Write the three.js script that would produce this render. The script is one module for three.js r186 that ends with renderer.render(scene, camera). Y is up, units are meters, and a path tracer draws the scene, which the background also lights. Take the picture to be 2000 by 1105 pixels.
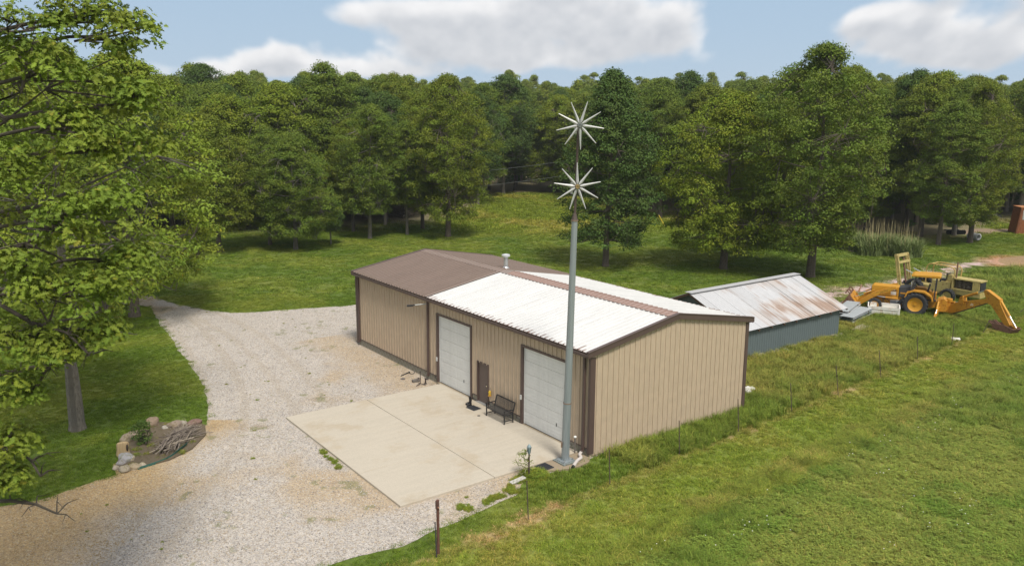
import * as THREE from 'three';
import { mergeGeometries } from 'three/addons/utils/BufferGeometryUtils.js';

// ---------------------------------------------------------------- camera, sky, sun, exposure
const scene = new THREE.Scene();
const FOC = 1610.08, PITCH = 0.1999, ROLL = 0.0055, CAMY = 13.823;
const camera = new THREE.PerspectiveCamera(2 * Math.atan(552.5 / FOC) * 180 / Math.PI, 2000 / 1105, 0.5, 3000);
camera.position.set(0, CAMY, 0);
camera.rotation.set(-PITCH, 0, ROLL, 'YXZ');
scene.add(camera);
camera.updateMatrixWorld(true);

const renderer = new THREE.WebGLRenderer({ antialias: true });
renderer.setSize(1024, 565);
renderer.toneMapping = THREE.LinearToneMapping;
renderer.toneMappingExposure = 1.8;
renderer.shadowMap.enabled = true;

const SUN = new THREE.Vector3(0.21, 0.84, 0.48).normalize();
const sun = new THREE.DirectionalLight(new THREE.Color(1.0, 0.95, 0.86), 2.1);
sun.position.copy(SUN).multiplyScalar(160).add(new THREE.Vector3(0, 0, -60));
sun.target.position.set(0, 0, -60);
sun.castShadow = true; sun.shadow.radius = 26; sun.shadow.mapSize.set(2048, 2048);
Object.assign(sun.shadow.camera, { left: -110, right: 110, top: 110, bottom: -110, near: 1, far: 400 });
scene.add(sun, sun.target);

// ---------------------------------------------------------------- helpers: random numbers and noise
function rng(seed) { let a = seed >>> 0; return () => { a = (a + 0x6d2b79f5) | 0; let t = Math.imul(a ^ (a >>> 15), 1 | a); t = (t + Math.imul(t ^ (t >>> 7), 61 | t)) ^ t; return ((t ^ (t >>> 14)) >>> 0) / 4294967296; }; }
const hash3 = (x, y, z) => { let h = Math.imul(x, 374761393) ^ Math.imul(y, 668265263) ^ Math.imul(z, 2147483647 ^ 1013904223); h = Math.imul(h ^ (h >>> 13), 1274126177); return ((h ^ (h >>> 16)) >>> 0) / 4294967296; };
function noise2(x, y, s = 0) { const xi = Math.floor(x), yi = Math.floor(y), xf = x - xi, yf = y - yi, u = xf * xf * (3 - 2 * xf), v = yf * yf * (3 - 2 * yf); const a = hash3(xi, yi, s), b = hash3(xi + 1, yi, s), c = hash3(xi, yi + 1, s), d = hash3(xi + 1, yi + 1, s); return a + (b - a) * u + (c - a) * v + (a - b - c + d) * u * v; }
function noise3(x, y, z) { const zi = Math.floor(z), zf = z - zi, w = zf * zf * (3 - 2 * zf); const a = noise2(x, y, zi), b = noise2(x, y, zi + 1); return a + (b - a) * w; }
function fbm(x, y, o = 4, s = 0) { let v = 0, a = 0.5, t = 0; for (let i = 0; i < o; i++) { v += a * noise2(x, y, s + i * 17); t += a; x = x * 2.03 + 5.1; y = y * 2.03 + 1.7; a *= 0.5; } return v / t; }
const sstep = (a, b, x) => { const t = Math.min(1, Math.max(0, (x - a) / (b - a))); return t * t * (3 - 2 * t); };
const lerp = (a, b, t) => a + (b - a) * t;
const mix3 = (a, b, t) => [lerp(a[0], b[0], t), lerp(a[1], b[1], t), lerp(a[2], b[2], t)];
const toS = (c) => Math.round(255 * Math.min(1, Math.max(0, c <= 0.0031308 ? 12.92 * c : 1.055 * Math.pow(c, 1 / 2.4) - 0.055)));
const V = (x, y, z) => new THREE.Vector3(x, y, z);

// a pixel of the photograph (2000 x 1105) -> the point where its ray meets the level y = h
function at(px, py, h = 0) {
  const d = V((px - 1000) / FOC, (552.5 - py) / FOC, -1).applyQuaternion(camera.quaternion);
  const t = (h - CAMY) / d.y; return V(d.x * t, h, d.z * t);
}
// the point of a pixel's ray at the depth of a given ground point (an upright plane through it)
function over(px, py, base) { const d = V((px - 1000) / FOC, (552.5 - py) / FOC, -1).applyQuaternion(camera.quaternion); const t = base.z / d.z; return V(d.x * t, CAMY + d.y * t, base.z); }

// ---------------------------------------------------------------- sky: air and cumulus, computed once
{
  const W = 3072, H = 1536, data = new Float32Array(W * H * 4), r = rng(77), D = 180 / Math.PI;
  // clouds as groups of ellipses in (azimuth, elevation) degrees, azimuth 0 = view axis; [az, el, half width, half height, weight]
  const P = (px, py, wx, wy, k = 1) => [Math.atan((px - 1000) / FOC) * D, (226 - py) / FOC * D, wx / FOC * D, wy / FOC * D, k];
  const puffs = [P(1085, 58, 120, 62), P(1215, 52, 118, 60), P(1150, 104, 170, 36, 0.75), P(985, 82, 120, 48), P(900, 52, 110, 36), P(780, 48, 120, 36), P(690, 50, 60, 20, 0.7), P(1000, 118, 190, 30, 0.55), P(860, 98, 120, 26, 0.5), P(1110, -10, 110, 50),
    P(595, 124, 80, 30, 0.95), P(520, 144, 120, 22, 0.75), P(700, 146, 120, 18, 0.75), P(450, 150, 70, 18, 0.6), P(770, 150, 80, 14, 0.6),
    P(1740, 72, 105, 34), P(1815, 92, 105, 36), P(1670, 62, 60, 22, 0.8), P(1850, 120, 110, 30), P(1770, 110, 120, 22, 0.8),
    P(1960, 0, 110, 32, 0.95), P(1516, 55, 40, 18, 0.38), P(10, 10, 70, 36, 0.8), P(330, 180, 120, 16, 0.6)];
  for (let i = 0; i < 400; i++) {   // the same sort of fair-weather cloud all round and overhead
    const el = 2 + 78 * Math.pow(r(), 0.95); let az = -180 + 360 * r();
    if (Math.abs(az) < 40 && el < 12) continue;
    const s = 3 + 6 * r() + el * 0.12;
    for (let k = 0; k < 4; k++) puffs.push([az + (r() - 0.5) * s * 2.4, el + (r() - 0.3) * s * 0.35, s * (0.6 + 0.7 * r()) / Math.max(0.4, Math.cos(el / D)), s * (0.2 + 0.22 * r()) * (1 + el / 60), 0.75 + 0.25 * r()]);
  }
  // look-up by 2-degree rows and 6-degree sectors
  const cells = new Map(), none = [];
  for (const p of puffs) { const e0 = Math.floor((p[1] - p[3] * 2.2) / 2), e1 = Math.floor((p[1] + p[3] * 2.2) / 2), a0 = Math.floor((p[0] - p[2] * 2.2) / 6), a1 = Math.floor((p[0] + p[2] * 2.2) / 6); for (let e = e0; e <= e1; e++) for (let q = a0; q <= a1 && q < a0 + 60; q++) { const k = e * 100 + ((q % 60) + 60) % 60; if (!cells.has(k)) cells.set(k, []); cells.get(k).push(p); } }
  const cover = (az, el) => {
    let s = 0; const list = cells.get(Math.floor(el / 2) * 100 + ((Math.floor(az / 6) % 60) + 60) % 60) || none;
    for (const p of list) { let da = az - p[0]; if (da > 180) da -= 360; if (da < -180) da += 360; const u = da / p[2], v = (el - p[1]) / p[3], q = u * u + v * v * (v < 0 ? 1.5 : 1); if (q < 4.8) s = 1 - (1 - s) * (1 - p[4] * Math.exp(-q * 0.9)); }
    return s;
  };
  for (let j = 0; j < H; j++) {
    const el = ((j + 0.5) / H - 0.5) * 180;
    for (let i = 0; i < W; i++) {
      const k = (j * W + i) * 4; let c;
      const e = Math.max(0, el), h = Math.exp(-e / 9), z = 1 - Math.exp(-e / 28);
      c = [lerp(0.230, 0.15, z) + 0.06 * h, lerp(0.315, 0.255, z) + 0.04 * h, lerp(0.400, 0.40, z) + 0.02 * h];
      if (el < -0.3) { data[k] = 0.20; data[k + 1] = 0.23; data[k + 2] = 0.20; data[k + 3] = 1; continue; }
      // texture direction: u = atan2(z, x) / 2pi + 0.5 ; view axis is -z
      const phi = ((i + 0.5) / W - 0.5) * 2 * Math.PI; let az = phi * D + 90; if (az > 180) az -= 360;
      const cov = cover(az, el);
      if (cov > 0.03) {
        const sc = 1 / (1 + e / 30), x = az * sc, y = el * 1.5 * sc;
        const hi = e < 16, n = fbm(x * 0.42 + 9, y * 0.42, hi ? 6 : 4, 3), n2 = fbm(x * 1.3, y * 1.3 + 7, hi ? 4 : 2, 40);
        const d = cov + (n - 0.5) * 0.95 + (n2 - 0.5) * 0.18;
        const a = sstep(0.30, 0.74, d) * 0.90;
        if (a > 0) {
          const up = cover(az + 0.25, el + 0.9) + (fbm((az + 0.25) * sc * 0.42 + 9, (el + 0.9) * 1.5 * sc * 0.42, 4, 3) - 0.5) * 0.95;
          const lit = sstep(0.95, 0.25, up), body = sstep(0.35, 0.9, d);
          const base = mix3([0.375, 0.38, 0.395], [0.555, 0.545, 0.54], lit * 0.85 + (1 - body) * 0.15 + (n2 - 0.5) * 0.6);
          c = mix3(c, base, a);
        }
      }
      data[k] = c[0]; data[k + 1] = c[1]; data[k + 2] = c[2]; data[k + 3] = 1;
    }
  }
  const sky = new THREE.DataTexture(data, W, H, THREE.RGBAFormat, THREE.FloatType);
  sky.mapping = THREE.EquirectangularReflectionMapping; sky.magFilter = sky.minFilter = THREE.LinearFilter; sky.needsUpdate = true;
  scene.background = sky; scene.environment = sky;
}

// ---------------------------------------------------------------- helpers: objects
const taken = new Map();
function numbered(name) { const n = taken.get(name) || 0; taken.set(name, n + 1); return n ? name + '_' + String(n).padStart(3, '0') : name; }
function meta(o, label, category, group, kind) { if (label) o.userData.label = label; if (category) o.userData.category = category; if (group) o.userData.group = group; if (kind) o.userData.kind = kind; return o; }
function thing(name, label, category, pos = [0, 0, 0], turn = 0, group) {
  const o = new THREE.Group(); o.name = numbered(name); o.position.set(...(pos.isVector3 ? pos.toArray() : pos)); o.rotation.y = turn;
  meta(o, label, category, group); scene.add(o); return o;
}
function part(name, geo, mat, parent, label) {
  const m = new THREE.Mesh(Array.isArray(geo) ? join(geo) : geo, mat); m.name = name; m.castShadow = m.receiveShadow = true;
  if (label) m.userData.label = label; parent.add(m); return m;
}
function single(name, geo, mat, label, category, group, kind) { const m = part(numbered(name), geo, mat, scene); return meta(m, label, category, group, kind); }
function dup(o, name, pos, turn, label) { const c = o.clone(); c.name = numbered(name); c.userData = { ...o.userData }; if (label) c.userData.label = label; c.position.copy(pos); c.rotation.y = turn; scene.add(c); return c; }
function join(list) { list = list.map((g) => { g = g.index ? g.toNonIndexed() : g; for (const k of Object.keys(g.attributes)) if (!['position', 'normal', 'uv'].includes(k)) g.deleteAttribute(k); return g; }); return mergeGeometries(list); }
const M4 = (x, y, z, rx = 0, ry = 0, rz = 0) => new THREE.Matrix4().compose(V(x, y, z), new THREE.Quaternion().setFromEuler(new THREE.Euler(rx, ry, rz)), V(1, 1, 1));
// box with uv in metres
function box(w, h, d, x = 0, y = 0, z = 0, rx = 0, ry = 0, rz = 0) {
  const g = new THREE.BoxGeometry(w, h, d), uv = g.attributes.uv, s = [[d, h], [d, h], [w, d], [w, d], [w, h], [w, h]];
  for (let i = 0; i < 24; i++) uv.setXY(i, uv.getX(i) * s[i >> 2][0], uv.getY(i) * s[i >> 2][1]);
  return g.applyMatrix4(M4(x, y, z, rx, ry, rz));
}
function cyl(r0, r1, h, x = 0, y = 0, z = 0, rx = 0, ry = 0, rz = 0, n = 12) { return new THREE.CylinderGeometry(r1, r0, h, n).applyMatrix4(M4(x, y, z, rx, ry, rz)); }
function rod(a, b, r0, r1 = r0, n = 6) { const A = V(...a), B = V(...b), L = A.distanceTo(B), g = new THREE.CylinderGeometry(r1, r0, L, n); const q = new THREE.Quaternion().setFromUnitVectors(V(0, 1, 0), B.clone().sub(A).normalize()); return g.applyMatrix4(new THREE.Matrix4().compose(A.add(B).multiplyScalar(0.5), q, V(1, 1, 1))); }
function beam(a, b, w, h = w) { const A = V(...a), B = V(...b), L = A.distanceTo(B), m = new THREE.Matrix4().lookAt(A, B, Math.abs(A.x - B.x) + Math.abs(A.z - B.z) < 0.01 ? V(1, 0, 0) : V(0, 1, 0)); m.setPosition(A.add(B).multiplyScalar(0.5)); return new THREE.BoxGeometry(w, h, L).applyMatrix4(m); }
function hose(pts, r, seg = 24, n = 8) { return new THREE.TubeGeometry(new THREE.CatmullRomCurve3(pts.map((p) => V(...p))), seg, r, n, false); }
// an outline in the x-y plane given thickness w along z (centred on zc)
function slab(pts, w, zc = 0, bev = 0) { const s = new THREE.Shape(pts.map((p) => new THREE.Vector2(p[0], p[1]))); const g = new THREE.ExtrudeGeometry(s, { depth: w - 2 * bev, bevelEnabled: bev > 0, bevelSize: bev, bevelThickness: bev, bevelOffset: -bev, bevelSegments: 2, curveSegments: 6 }); return g.translate(0, 0, zc - w / 2 + bev); }
function tex(w, h, fn, srgb = true, rx = 1, ry = 1) {
  const d = new Uint8Array(w * h * 4);
  for (let j = 0; j < h; j++) for (let i = 0; i < w; i++) { const c = fn(i, j), k = (j * w + i) * 4; if (srgb) { d[k] = toS(c[0]); d[k + 1] = toS(c[1]); d[k + 2] = toS(c[2]); } else d[k] = d[k + 1] = d[k + 2] = Math.round(255 * Math.min(1, Math.max(0, c))); d[k + 3] = 255; }
  const t = new THREE.DataTexture(d, w, h, THREE.RGBAFormat); t.colorSpace = srgb ? THREE.SRGBColorSpace : THREE.NoColorSpace; t.wrapS = t.wrapT = THREE.RepeatWrapping; t.magFilter = t.minFilter = THREE.LinearFilter; t.repeat.set(rx, ry); t.needsUpdate = true; return t;
}
// noise that repeats after n cells
const tnoise = (x, y, n, s) => { const xi = Math.floor(x), yi = Math.floor(y), xf = x - xi, yf = y - yi, u = xf * xf * (3 - 2 * xf), v = yf * yf * (3 - 2 * yf), m = (k) => ((k % n) + n) % n; const a = hash3(m(xi), m(yi), s), b = hash3(m(xi + 1), m(yi), s), c = hash3(m(xi), m(yi + 1), s), d = hash3(m(xi + 1), m(yi + 1), s); return a + (b - a) * u + (c - a) * v + (a - b - c + d) * u * v; };
const mat = (rgb, o = {}) => { const { phys, ...rest } = o; return new (phys ? THREE.MeshPhysicalMaterial : THREE.MeshStandardMaterial)({ color: new THREE.Color().setRGB(...rgb), roughness: 0.8, ...rest }); };

// worn-paint map (multiplies a base colour): fine grain, blotches, and streaks that run along v
const grime = tex(512, 512, (i, j) => { const a = tnoise(i / 4, j / 4, 128, 1), b = tnoise(i / 32, j / 32, 16, 2), c = tnoise(i / 2, j / 64, 256, 3) * tnoise(i / 16, j / 128, 32, 4), v = 0.86 + 0.08 * a + 0.09 * b - 0.07 * c; return [v, v * 0.995, v * 0.985]; }, true, 0.5, 0.25);
const rustmap = tex(512, 512, (i, j) => { const n = 0.5 * tnoise(i / 32, j / 32, 16, 5) + 0.3 * tnoise(i / 16, j / 16, 32, 6) + 0.2 * tnoise(i / 4, j / 4, 128, 7), t = sstep(0.57, 0.75, n), f = 0.9 + 0.15 * tnoise(i / 4, j / 4, 128, 9); return mix3([f, f, f], [0.42 * f, 0.20 * f, 0.11 * f], t * 0.6); }, true, 0.5, 0.5);
const barkmap = tex(256, 512, (i, j) => { const n = tnoise(i / 8, j / 32, 32, 11) * 0.6 + tnoise(i / 4, j / 8, 64, 12) * 0.4, b = tnoise(i / 64, j / 64, 4, 13); const v = 0.45 + 0.75 * n; return [v * (0.95 + 0.1 * b), v * (0.95 + 0.06 * b), v * 0.95]; }, true, 1, 0.5);
const barkbump = tex(256, 512, (i, j) => tnoise(i / 8, j / 32, 32, 11) * 0.6 + tnoise(i / 4, j / 8, 64, 12) * 0.4, false, 1, 0.5);
const woodmap = tex(256, 256, (i, j) => { const g = tnoise(i / 2, j / 64, 128, 21), b = tnoise(i / 16, j / 64, 16, 22); const v = 0.72 + 0.3 * g + 0.12 * b; return [v, v * 0.97, v * 0.93]; }, true, 1, 1);

// ---------------------------------------------------------------- the lie of the land
const YAW = 0.6357, BX = 3.204, BZ = -31.9, cY = Math.cos(YAW), sY = Math.sin(YAW);   // near corner of the metal building and its turn
const L = 21.37, DEP = 9.91, EAVE = 4.52, RISE = 0.85, SEC = 12.75;
const toLocal = (x, z) => { const dx = x - BX, dz = z - BZ; return [dx * cY - dz * sY, dx * sY + dz * cY]; };
const toWorld = (lx, lz, y = 0) => V(BX + lx * cY + lz * sY, y, BZ - lx * sY + lz * cY);
const EDGE = [[-0.8, 84], [-0.36, 97], [-0.10, 108], [-0.035, 130], [-0.025, 151], [0.07, 151], [0.18, 118], [0.31, 108], [0.43, 100], [0.56, 96], [0.59, 112], [0.8, 122]];
function edgeDepth(x, z) { const t = x / Math.max(1, -z); let i = 0; while (i < EDGE.length - 2 && t > EDGE[i + 1][0]) i++; const [a, b] = [EDGE[i], EDGE[i + 1]]; return lerp(a[1], b[1], Math.min(1, Math.max(0, (t - a[0]) / (b[0] - a[0])))); }
const inWood = (x, z) => -z - edgeDepth(x, z);                                         // metres into the wood
const FENCE_A = at(855, 1087), FENCE_B = at(1921, 650), FD = FENCE_B.clone().sub(FENCE_A).normalize();
const fenceSide = (x, z) => (x - FENCE_A.x) * -FD.z + (z - FENCE_A.z) * FD.x;           // + on the field side
const groundY = (x, z) => { const d = Math.hypot(x, z); return 7 * sstep(150, 360, d) + 3.0 * sstep(150, 300, d) * (fbm(x / 90, z / 90, 2, 5) - 0.5) * 2; };

// outlines on the ground
const jit = (pts, step, amp, seed) => { const out = []; for (let i = 0; i < pts.length; i++) { const a = pts[i], b = pts[(i + 1) % pts.length], n = Math.max(1, Math.round(a.distanceTo(b) / step)); for (let k = 0; k < n; k++) { const p = a.clone().lerp(b, k / n), q = amp * Math.min(1, p.distanceTo(V(0, CAMY, 0)) / 30); p.x += (fbm(p.x * 0.9 + seed, p.z * 0.9, 3) - 0.5) * 2 * q; p.z += (fbm(p.x * 0.9, p.z * 0.9 + seed + 40, 3) - 0.5) * 2 * q; out.push(p); } } return out; };
const spline = (px, closed, n) => new THREE.CatmullRomCurve3(px.map((p) => at(...p)), closed, 'centripetal').getPoints(n);
const driveLine = [...spline([[310, 581], [335, 591], [380, 601], [440, 610], [520, 608], [600, 602], [690, 596], [790, 588]], false, 40),
  toWorld(3, -16), toWorld(3, -0.3), toWorld(-0.2, 0.25), ...spline([[1046, 934], [1012, 946], [1006, 966], [955, 992], [900, 1016], [840, 1043], [770, 1072], [690, 1092], [600, 1120], [500, 1190]], false, 50),
  at(300, 1500), V(-19, 0, -14), V(-30, 0, -20), at(-300, 1075),
  ...spline([[-150, 1035], [0, 992], [70, 977], [150, 951], [225, 926]], false, 30), ...spline([[225, 905], [300, 885], [397, 838], [402, 800], [398, 765], [385, 732], [350, 690], [318, 642], [301, 612], [290, 598]], false, 40),
  at(200, 592), at(0, 590), at(-500, 588), at(-500, 556), at(0, 560), at(200, 566)];
const drive = jit(driveLine, 0.3, 0.22, 3);
const inPoly = (pts, x, z) => { let c = false; for (let i = 0, j = pts.length - 1; i < pts.length; j = i++) { const a = pts[i], b = pts[j]; if ((a.z > z) !== (b.z > z) && x < (b.x - a.x) * (z - a.z) / (b.z - a.z) + a.x) c = !c; } return c; };
const lanePath = spline([[1560, 590], [1640, 571], [1720, 560], [1810, 540], [1870, 520], [1960, 512], [2100, 506]], false, 30);
const woodPath = spline([[1900, 455], [1950, 449], [2000, 452], [2080, 462]], false, 12);
const distTo = (line, x, z) => { let m = 1e9; for (let i = 0; i + 1 < line.length; i++) { const a = line[i], b = line[i + 1], dx = b.x - a.x, dz = b.z - a.z, t = Math.min(1, Math.max(0, ((x - a.x) * dx + (z - a.z) * dz) / (dx * dx + dz * dz))); const q = (x - a.x - dx * t) ** 2 + (z - a.z - dz * t) ** 2; if (q < m) m = q; } return Math.sqrt(m); };
const bedLine = [[400, 832], [385, 826], [340, 828], [300, 826], [262, 850], [240, 880], [224, 912], [262, 918], [330, 900], [375, 878], [402, 850]].map((p) => at(...p));
const soilC = at(2060, 516), soilR = 6.5;

// what grows or lies at a place: colour (linear), kind of grass, how thick it stands
function zone(x, z) {
  const [lx, lz] = toLocal(x, z), s = fenceSide(x, z), dep = -z;
  const n1 = fbm(x / 6, z / 6, 3, 1), n2 = fbm(x / 1.4, z / 1.4, 3, 2), n3 = fbm(x / 22, z / 22, 2, 3);
  let c, kind = 'lawn', thick = 1, h = 1;
  if (s > -0.28 && lx > -14) {
    if (s < 0.35 + 0.2 * (n2 - 0.5)) { const dry = sstep(0.58, 0.74, n2) * 0.55; c = mix3([0.15, 0.185, 0.035], [0.34, 0.27, 0.14], dry); kind = 'mown'; thick = 1 - 0.6 * dry; }
    else if (s < 3.1 + 0.7 * (n1 - 0.5)) { c = mix3([0.122, 0.192, 0.022], [0.172, 0.202, 0.036], sstep(0.40, 0.75, n2 * 0.6 + n1 * 0.4)); kind = 'mown'; }
    else if (s < 4.2 + 1.6 * (n1 - 0.5)) { c = mix3([0.13, 0.19, 0.026], [0.172, 0.202, 0.042], sstep(0.45, 0.78, n2)); kind = 'tall'; h = 0.55; }
    else { c = mix3([0.092, 0.165, 0.022], [0.165, 0.205, 0.042], sstep(0.35, 0.68, n1 * 0.55 + n2 * 0.45)); kind = n1 + 0.3 * (n2 - 0.5) > 0.47 ? 'weed' : 'tall'; h = 0.5 + 0.35 * n3; }
  } else if ((lz > -9.5 + 2 * (n1 - 0.5) && lx > 9.6) || (lz > -0.2 && lx > -4.5)) {
    c = mix3([0.10, 0.165, 0.022], [0.182, 0.205, 0.045], sstep(0.42, 0.75, n1 * 0.6 + n2 * 0.4)); kind = 'tall'; h = lx > 24 ? 0.85 : lx > 9 ? 1 : 0.95;
    if (lx < 1) { kind = 'mown'; h = 2; c = mix3(c, [0.085, 0.16, 0.018], 0.6); }
  } else {
    const mid = sstep(92, 104, dep) * sstep(-0.12, -0.05, x / dep);
    c = mix3([0.070, 0.132, 0.012], [0.125, 0.178, 0.024], sstep(0.36, 0.70, n1 * 0.6 + n2 * 0.4)); c = mix3(c, mix3([0.115, 0.172, 0.018], [0.170, 0.195, 0.035], sstep(0.45, 0.7, n1)), mid);
    h = 1 + mid * 0.7;
  }
  const w = inWood(x, z) + 7 * (n1 - 0.5);
  if (w > -4) { const t = sstep(-4, 6, w); c = mix3(c, mix3([0.150, 0.150, 0.085], [0.185, 0.175, 0.110], n2), t * 0.8); thick *= 1 - t; }
  const dl = distTo(lanePath, x, z) + (n2 - 0.5) * 2.6; if (dl < 2.0) { const t = sstep(2.0, 0.7, dl) * sstep(0.34, 0.52, n2 * 0.7 + n1 * 0.3); c = mix3(c, mix3([0.30, 0.27, 0.22], [0.42, 0.39, 0.34], n2), t); thick *= 1 - t; }
  const dw = distTo(woodPath, x, z) + (n2 - 0.5) * 1.5; if (dw < 2.2) { const t = sstep(2.2, 0.8, dw) * 0.8; c = mix3(c, [0.24, 0.20, 0.14], t); thick *= 1 - t; }
  const ds = Math.hypot((x - soilC.x) / 1.25, z - soilC.z) + (n2 - 0.5) * 3; if (ds < soilR) { const t = sstep(soilR, soilR - 3.5, ds); c = mix3(c, mix3([0.30, 0.195, 0.105], [0.40, 0.29, 0.18], n2), t); thick *= 1 - t; }
  return { c: [c[0] * 1.60, c[1] * 1.36, c[2] * 1.25], kind, thick, h };
}

// ground: one sheet out to the horizon
const GX0 = -70, GZ0 = -168, GS = 164;
{
  const N = 2048, t = tex(N, N, (i, j) => { const x = GX0 + (i + 0.5) / N * GS, z = GZ0 + (1 - (j + 0.5) / N) * GS, q = zone(x, z), f = 0.78 + 0.44 * hash3(i, j, 8), g = 0.85 + 0.3 * hash3(i >> 1, j >> 1, 9); return [q.c[0] * f * g * 0.80, q.c[1] * f * g * 0.76, q.c[2] * f * g * 0.9]; });
  t.wrapS = t.wrapT = THREE.ClampToEdgeWrapping;
  const axis = (lo, mid0, mid1, hi, nm, no) => { const a = []; for (let i = no; i > 0; i--) a.push(mid0 - (mid0 - lo) * Math.pow(i / no, 1.6)); for (let i = 0; i <= nm; i++) a.push(lerp(mid0, mid1, i / nm)); for (let i = 1; i <= no; i++) a.push(mid1 + (hi - mid1) * Math.pow(i / no, 1.6)); return a; };
  const xs = axis(-900, -70, 94, 900, 82, 24), zs = axis(-1400, -168, -4, 120, 82, 24), pos = [], uv = [], idx = [];
  for (const z of zs) for (const x of xs) { pos.push(x, groundY(x, z), z); uv.push((x - GX0) / GS, 1 - (z - GZ0) / GS); }
  for (let j = 0; j + 1 < zs.length; j++) for (let i = 0; i + 1 < xs.length; i++) { const a = j * xs.length + i, b = a + xs.length; idx.push(a, b, a + 1, a + 1, b, b + 1); }
  const g = new THREE.BufferGeometry(); g.setAttribute('position', new THREE.Float32BufferAttribute(pos, 3)); g.setAttribute('uv', new THREE.Float32BufferAttribute(uv, 2)); g.setIndex(idx); g.computeVertexNormals();
  meta(part('ground', g, new THREE.MeshStandardMaterial({ map: t, roughness: 0.95 }), scene), 'grassy ground that runs from the drive to the wood', 'ground', null, 'structure');
}

// gravel drive: loose stone on the ground, greyer in the middle, tan where older chippings lie
const tanA = at(430, 845), tanB = at(165, 1105), tanN = V(-(tanB.z - tanA.z), 0, tanB.x - tanA.x).normalize();
{
  const N = 2048, X0 = -34, Z0 = -66, S = 46;
  const bump = [], track = spline([[700, 900], [640, 830], [590, 770], [540, 710], [470, 650], [400, 615]], false, 16), track2 = spline([[250, 1105], [330, 1000], [400, 900], [440, 820], [430, 740], [380, 660], [330, 610]], false, 16);
  const t = tex(N, N, (i, j) => {
    const x = X0 + (i + 0.5) / N * S, z = Z0 + (1 - (j + 0.5) / N) * S;
    // stones: cells of about 5 cm, each with its own tint, dark between them
    const cx = Math.floor(x / 0.042 + 0.45 * Math.sin(z * 61)), cz = Math.floor(z / 0.042 + 0.45 * Math.sin(x * 57)), r1 = hash3(cx, cz, 3), r2 = hash3(cx, cz, 4), r3 = hash3(i, j, 5);
    const n1 = fbm(x / 3.2, z / 3.2, 3, 21), n2 = fbm(x / 0.8, z / 0.8, 3, 22), n3 = fbm(x / 9, z / 9, 2, 23);
    const side = (x - tanA.x) * tanN.x + (z - tanA.z) * tanN.z;
    let w = sstep(-1.2, 1.6, side + 2.6 * (n1 - 0.5) + 1.2 * (n2 - 0.5)) * (z > -36 ? 1 : 0.0);
    const [lx, lz] = toLocal(x, z);
    w = Math.max(w, 0.55 * sstep(2.6, 0.2, Math.abs(lx + 1.2) + 2 * (n2 - 0.5)) * (lz < -11 && lz > -24 ? 1 : 0), 0.6 * sstep(0.58, 0.72, n1 * 0.5 + n3 * 0.5));
    let c = r1 < 0.50 ? [0.56, 0.525, 0.49] : r1 < 0.72 ? [0.40, 0.375, 0.355] : r1 < 0.86 ? [0.48, 0.41, 0.32] : r1 < 0.94 ? [0.32, 0.30, 0.285] : [0.62, 0.595, 0.56];
    const tan = r1 < 0.45 ? [0.50, 0.36, 0.175] : r1 < 0.72 ? [0.41, 0.275, 0.125] : r1 < 0.9 ? [0.57, 0.46, 0.29] : [0.30, 0.21, 0.12];
    c = mix3(c, tan, w * (0.8 + 0.2 * r2)); const k = (0.78 + 0.34 * r2) * (0.84 + 0.28 * r3) * (0.93 + 0.14 * n2);
    let rut = 0; for (const q of [track, track2]) { const dt = distTo(q, x, z); if (dt < 1.6) rut = Math.max(rut, sstep(0.34, 0.12, Math.abs(dt - 0.85) + 0.3 * (n2 - 0.5))); } c = mix3(c, [0.43, 0.375, 0.30], rut * 0.38);
    const dirt = sstep(0.62, 0.76, n2 * 0.55 + n1 * 0.45); c = mix3(c, [0.27, 0.215, 0.145], dirt * 0.5);
    const weed = sstep(0.66, 0.74, fbm(x / 0.5, z / 0.5, 2, 31) * 0.6 + n1 * 0.4); c = mix3(c, [0.17, 0.19, 0.06], weed * 0.55);
    bump.push(r2 * 0.7 + r3 * 0.3);
    return [c[0] * k * 0.88, c[1] * k * 0.845, c[2] * k * 0.81];
  });
  const b = tex(N, N, (i, j) => bump[j * N + i], false);
  const s = new THREE.Shape(drive.map((p) => new THREE.Vector2(p.x, -p.z))), g = new THREE.ShapeGeometry(s), p = g.attributes.position, uv = g.attributes.uv;
  for (let i = 0; i < p.count; i++) { const x = p.getX(i), z = -p.getY(i); p.setXYZ(i, x, 0.012, z); uv.setXY(i, (x - X0) / S, 1 - (z - Z0) / S); }
  g.computeVertexNormals();
  meta(part('gravel_drive', g, new THREE.MeshStandardMaterial({ map: t, bumpMap: b, bumpScale: 0.012, roughness: 0.95 }), scene), 'pale gravel drive that widens before the building', 'drive', null, 'structure');
  // loose stones that stand proud of the sheet
  const sg = new THREE.IcosahedronGeometry(1, 0), sp = sg.attributes.position; { const r = rng(5); const m = new Map(); for (let i = 0; i < sp.count; i++) { const k = [sp.getX(i), sp.getY(i), sp.getZ(i)].map((v) => v.toFixed(3)).join(); if (!m.has(k)) m.set(k, 0.7 + 0.5 * r()); sp.setXYZ(i, sp.getX(i) * m.get(k), sp.getY(i) * m.get(k) * 0.7, sp.getZ(i) * m.get(k)); } sg.computeVertexNormals(); }
  const r = rng(31), spots = [];
  while (spots.length < 42000) { const d = 22 + 40 * Math.pow(r(), 1.3), x = (r() * 0.85 - 0.66) * d, z = -d; if (!inPoly(drive, x, z)) continue; const [lx, lz] = toLocal(x, z); if (lx > -8.6 && lx < 10 && lz > -11.7 && lz < -0.5) continue; if (lx > -0.1 && lz > -21.5) continue; spots.push([x, z]); }
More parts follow.
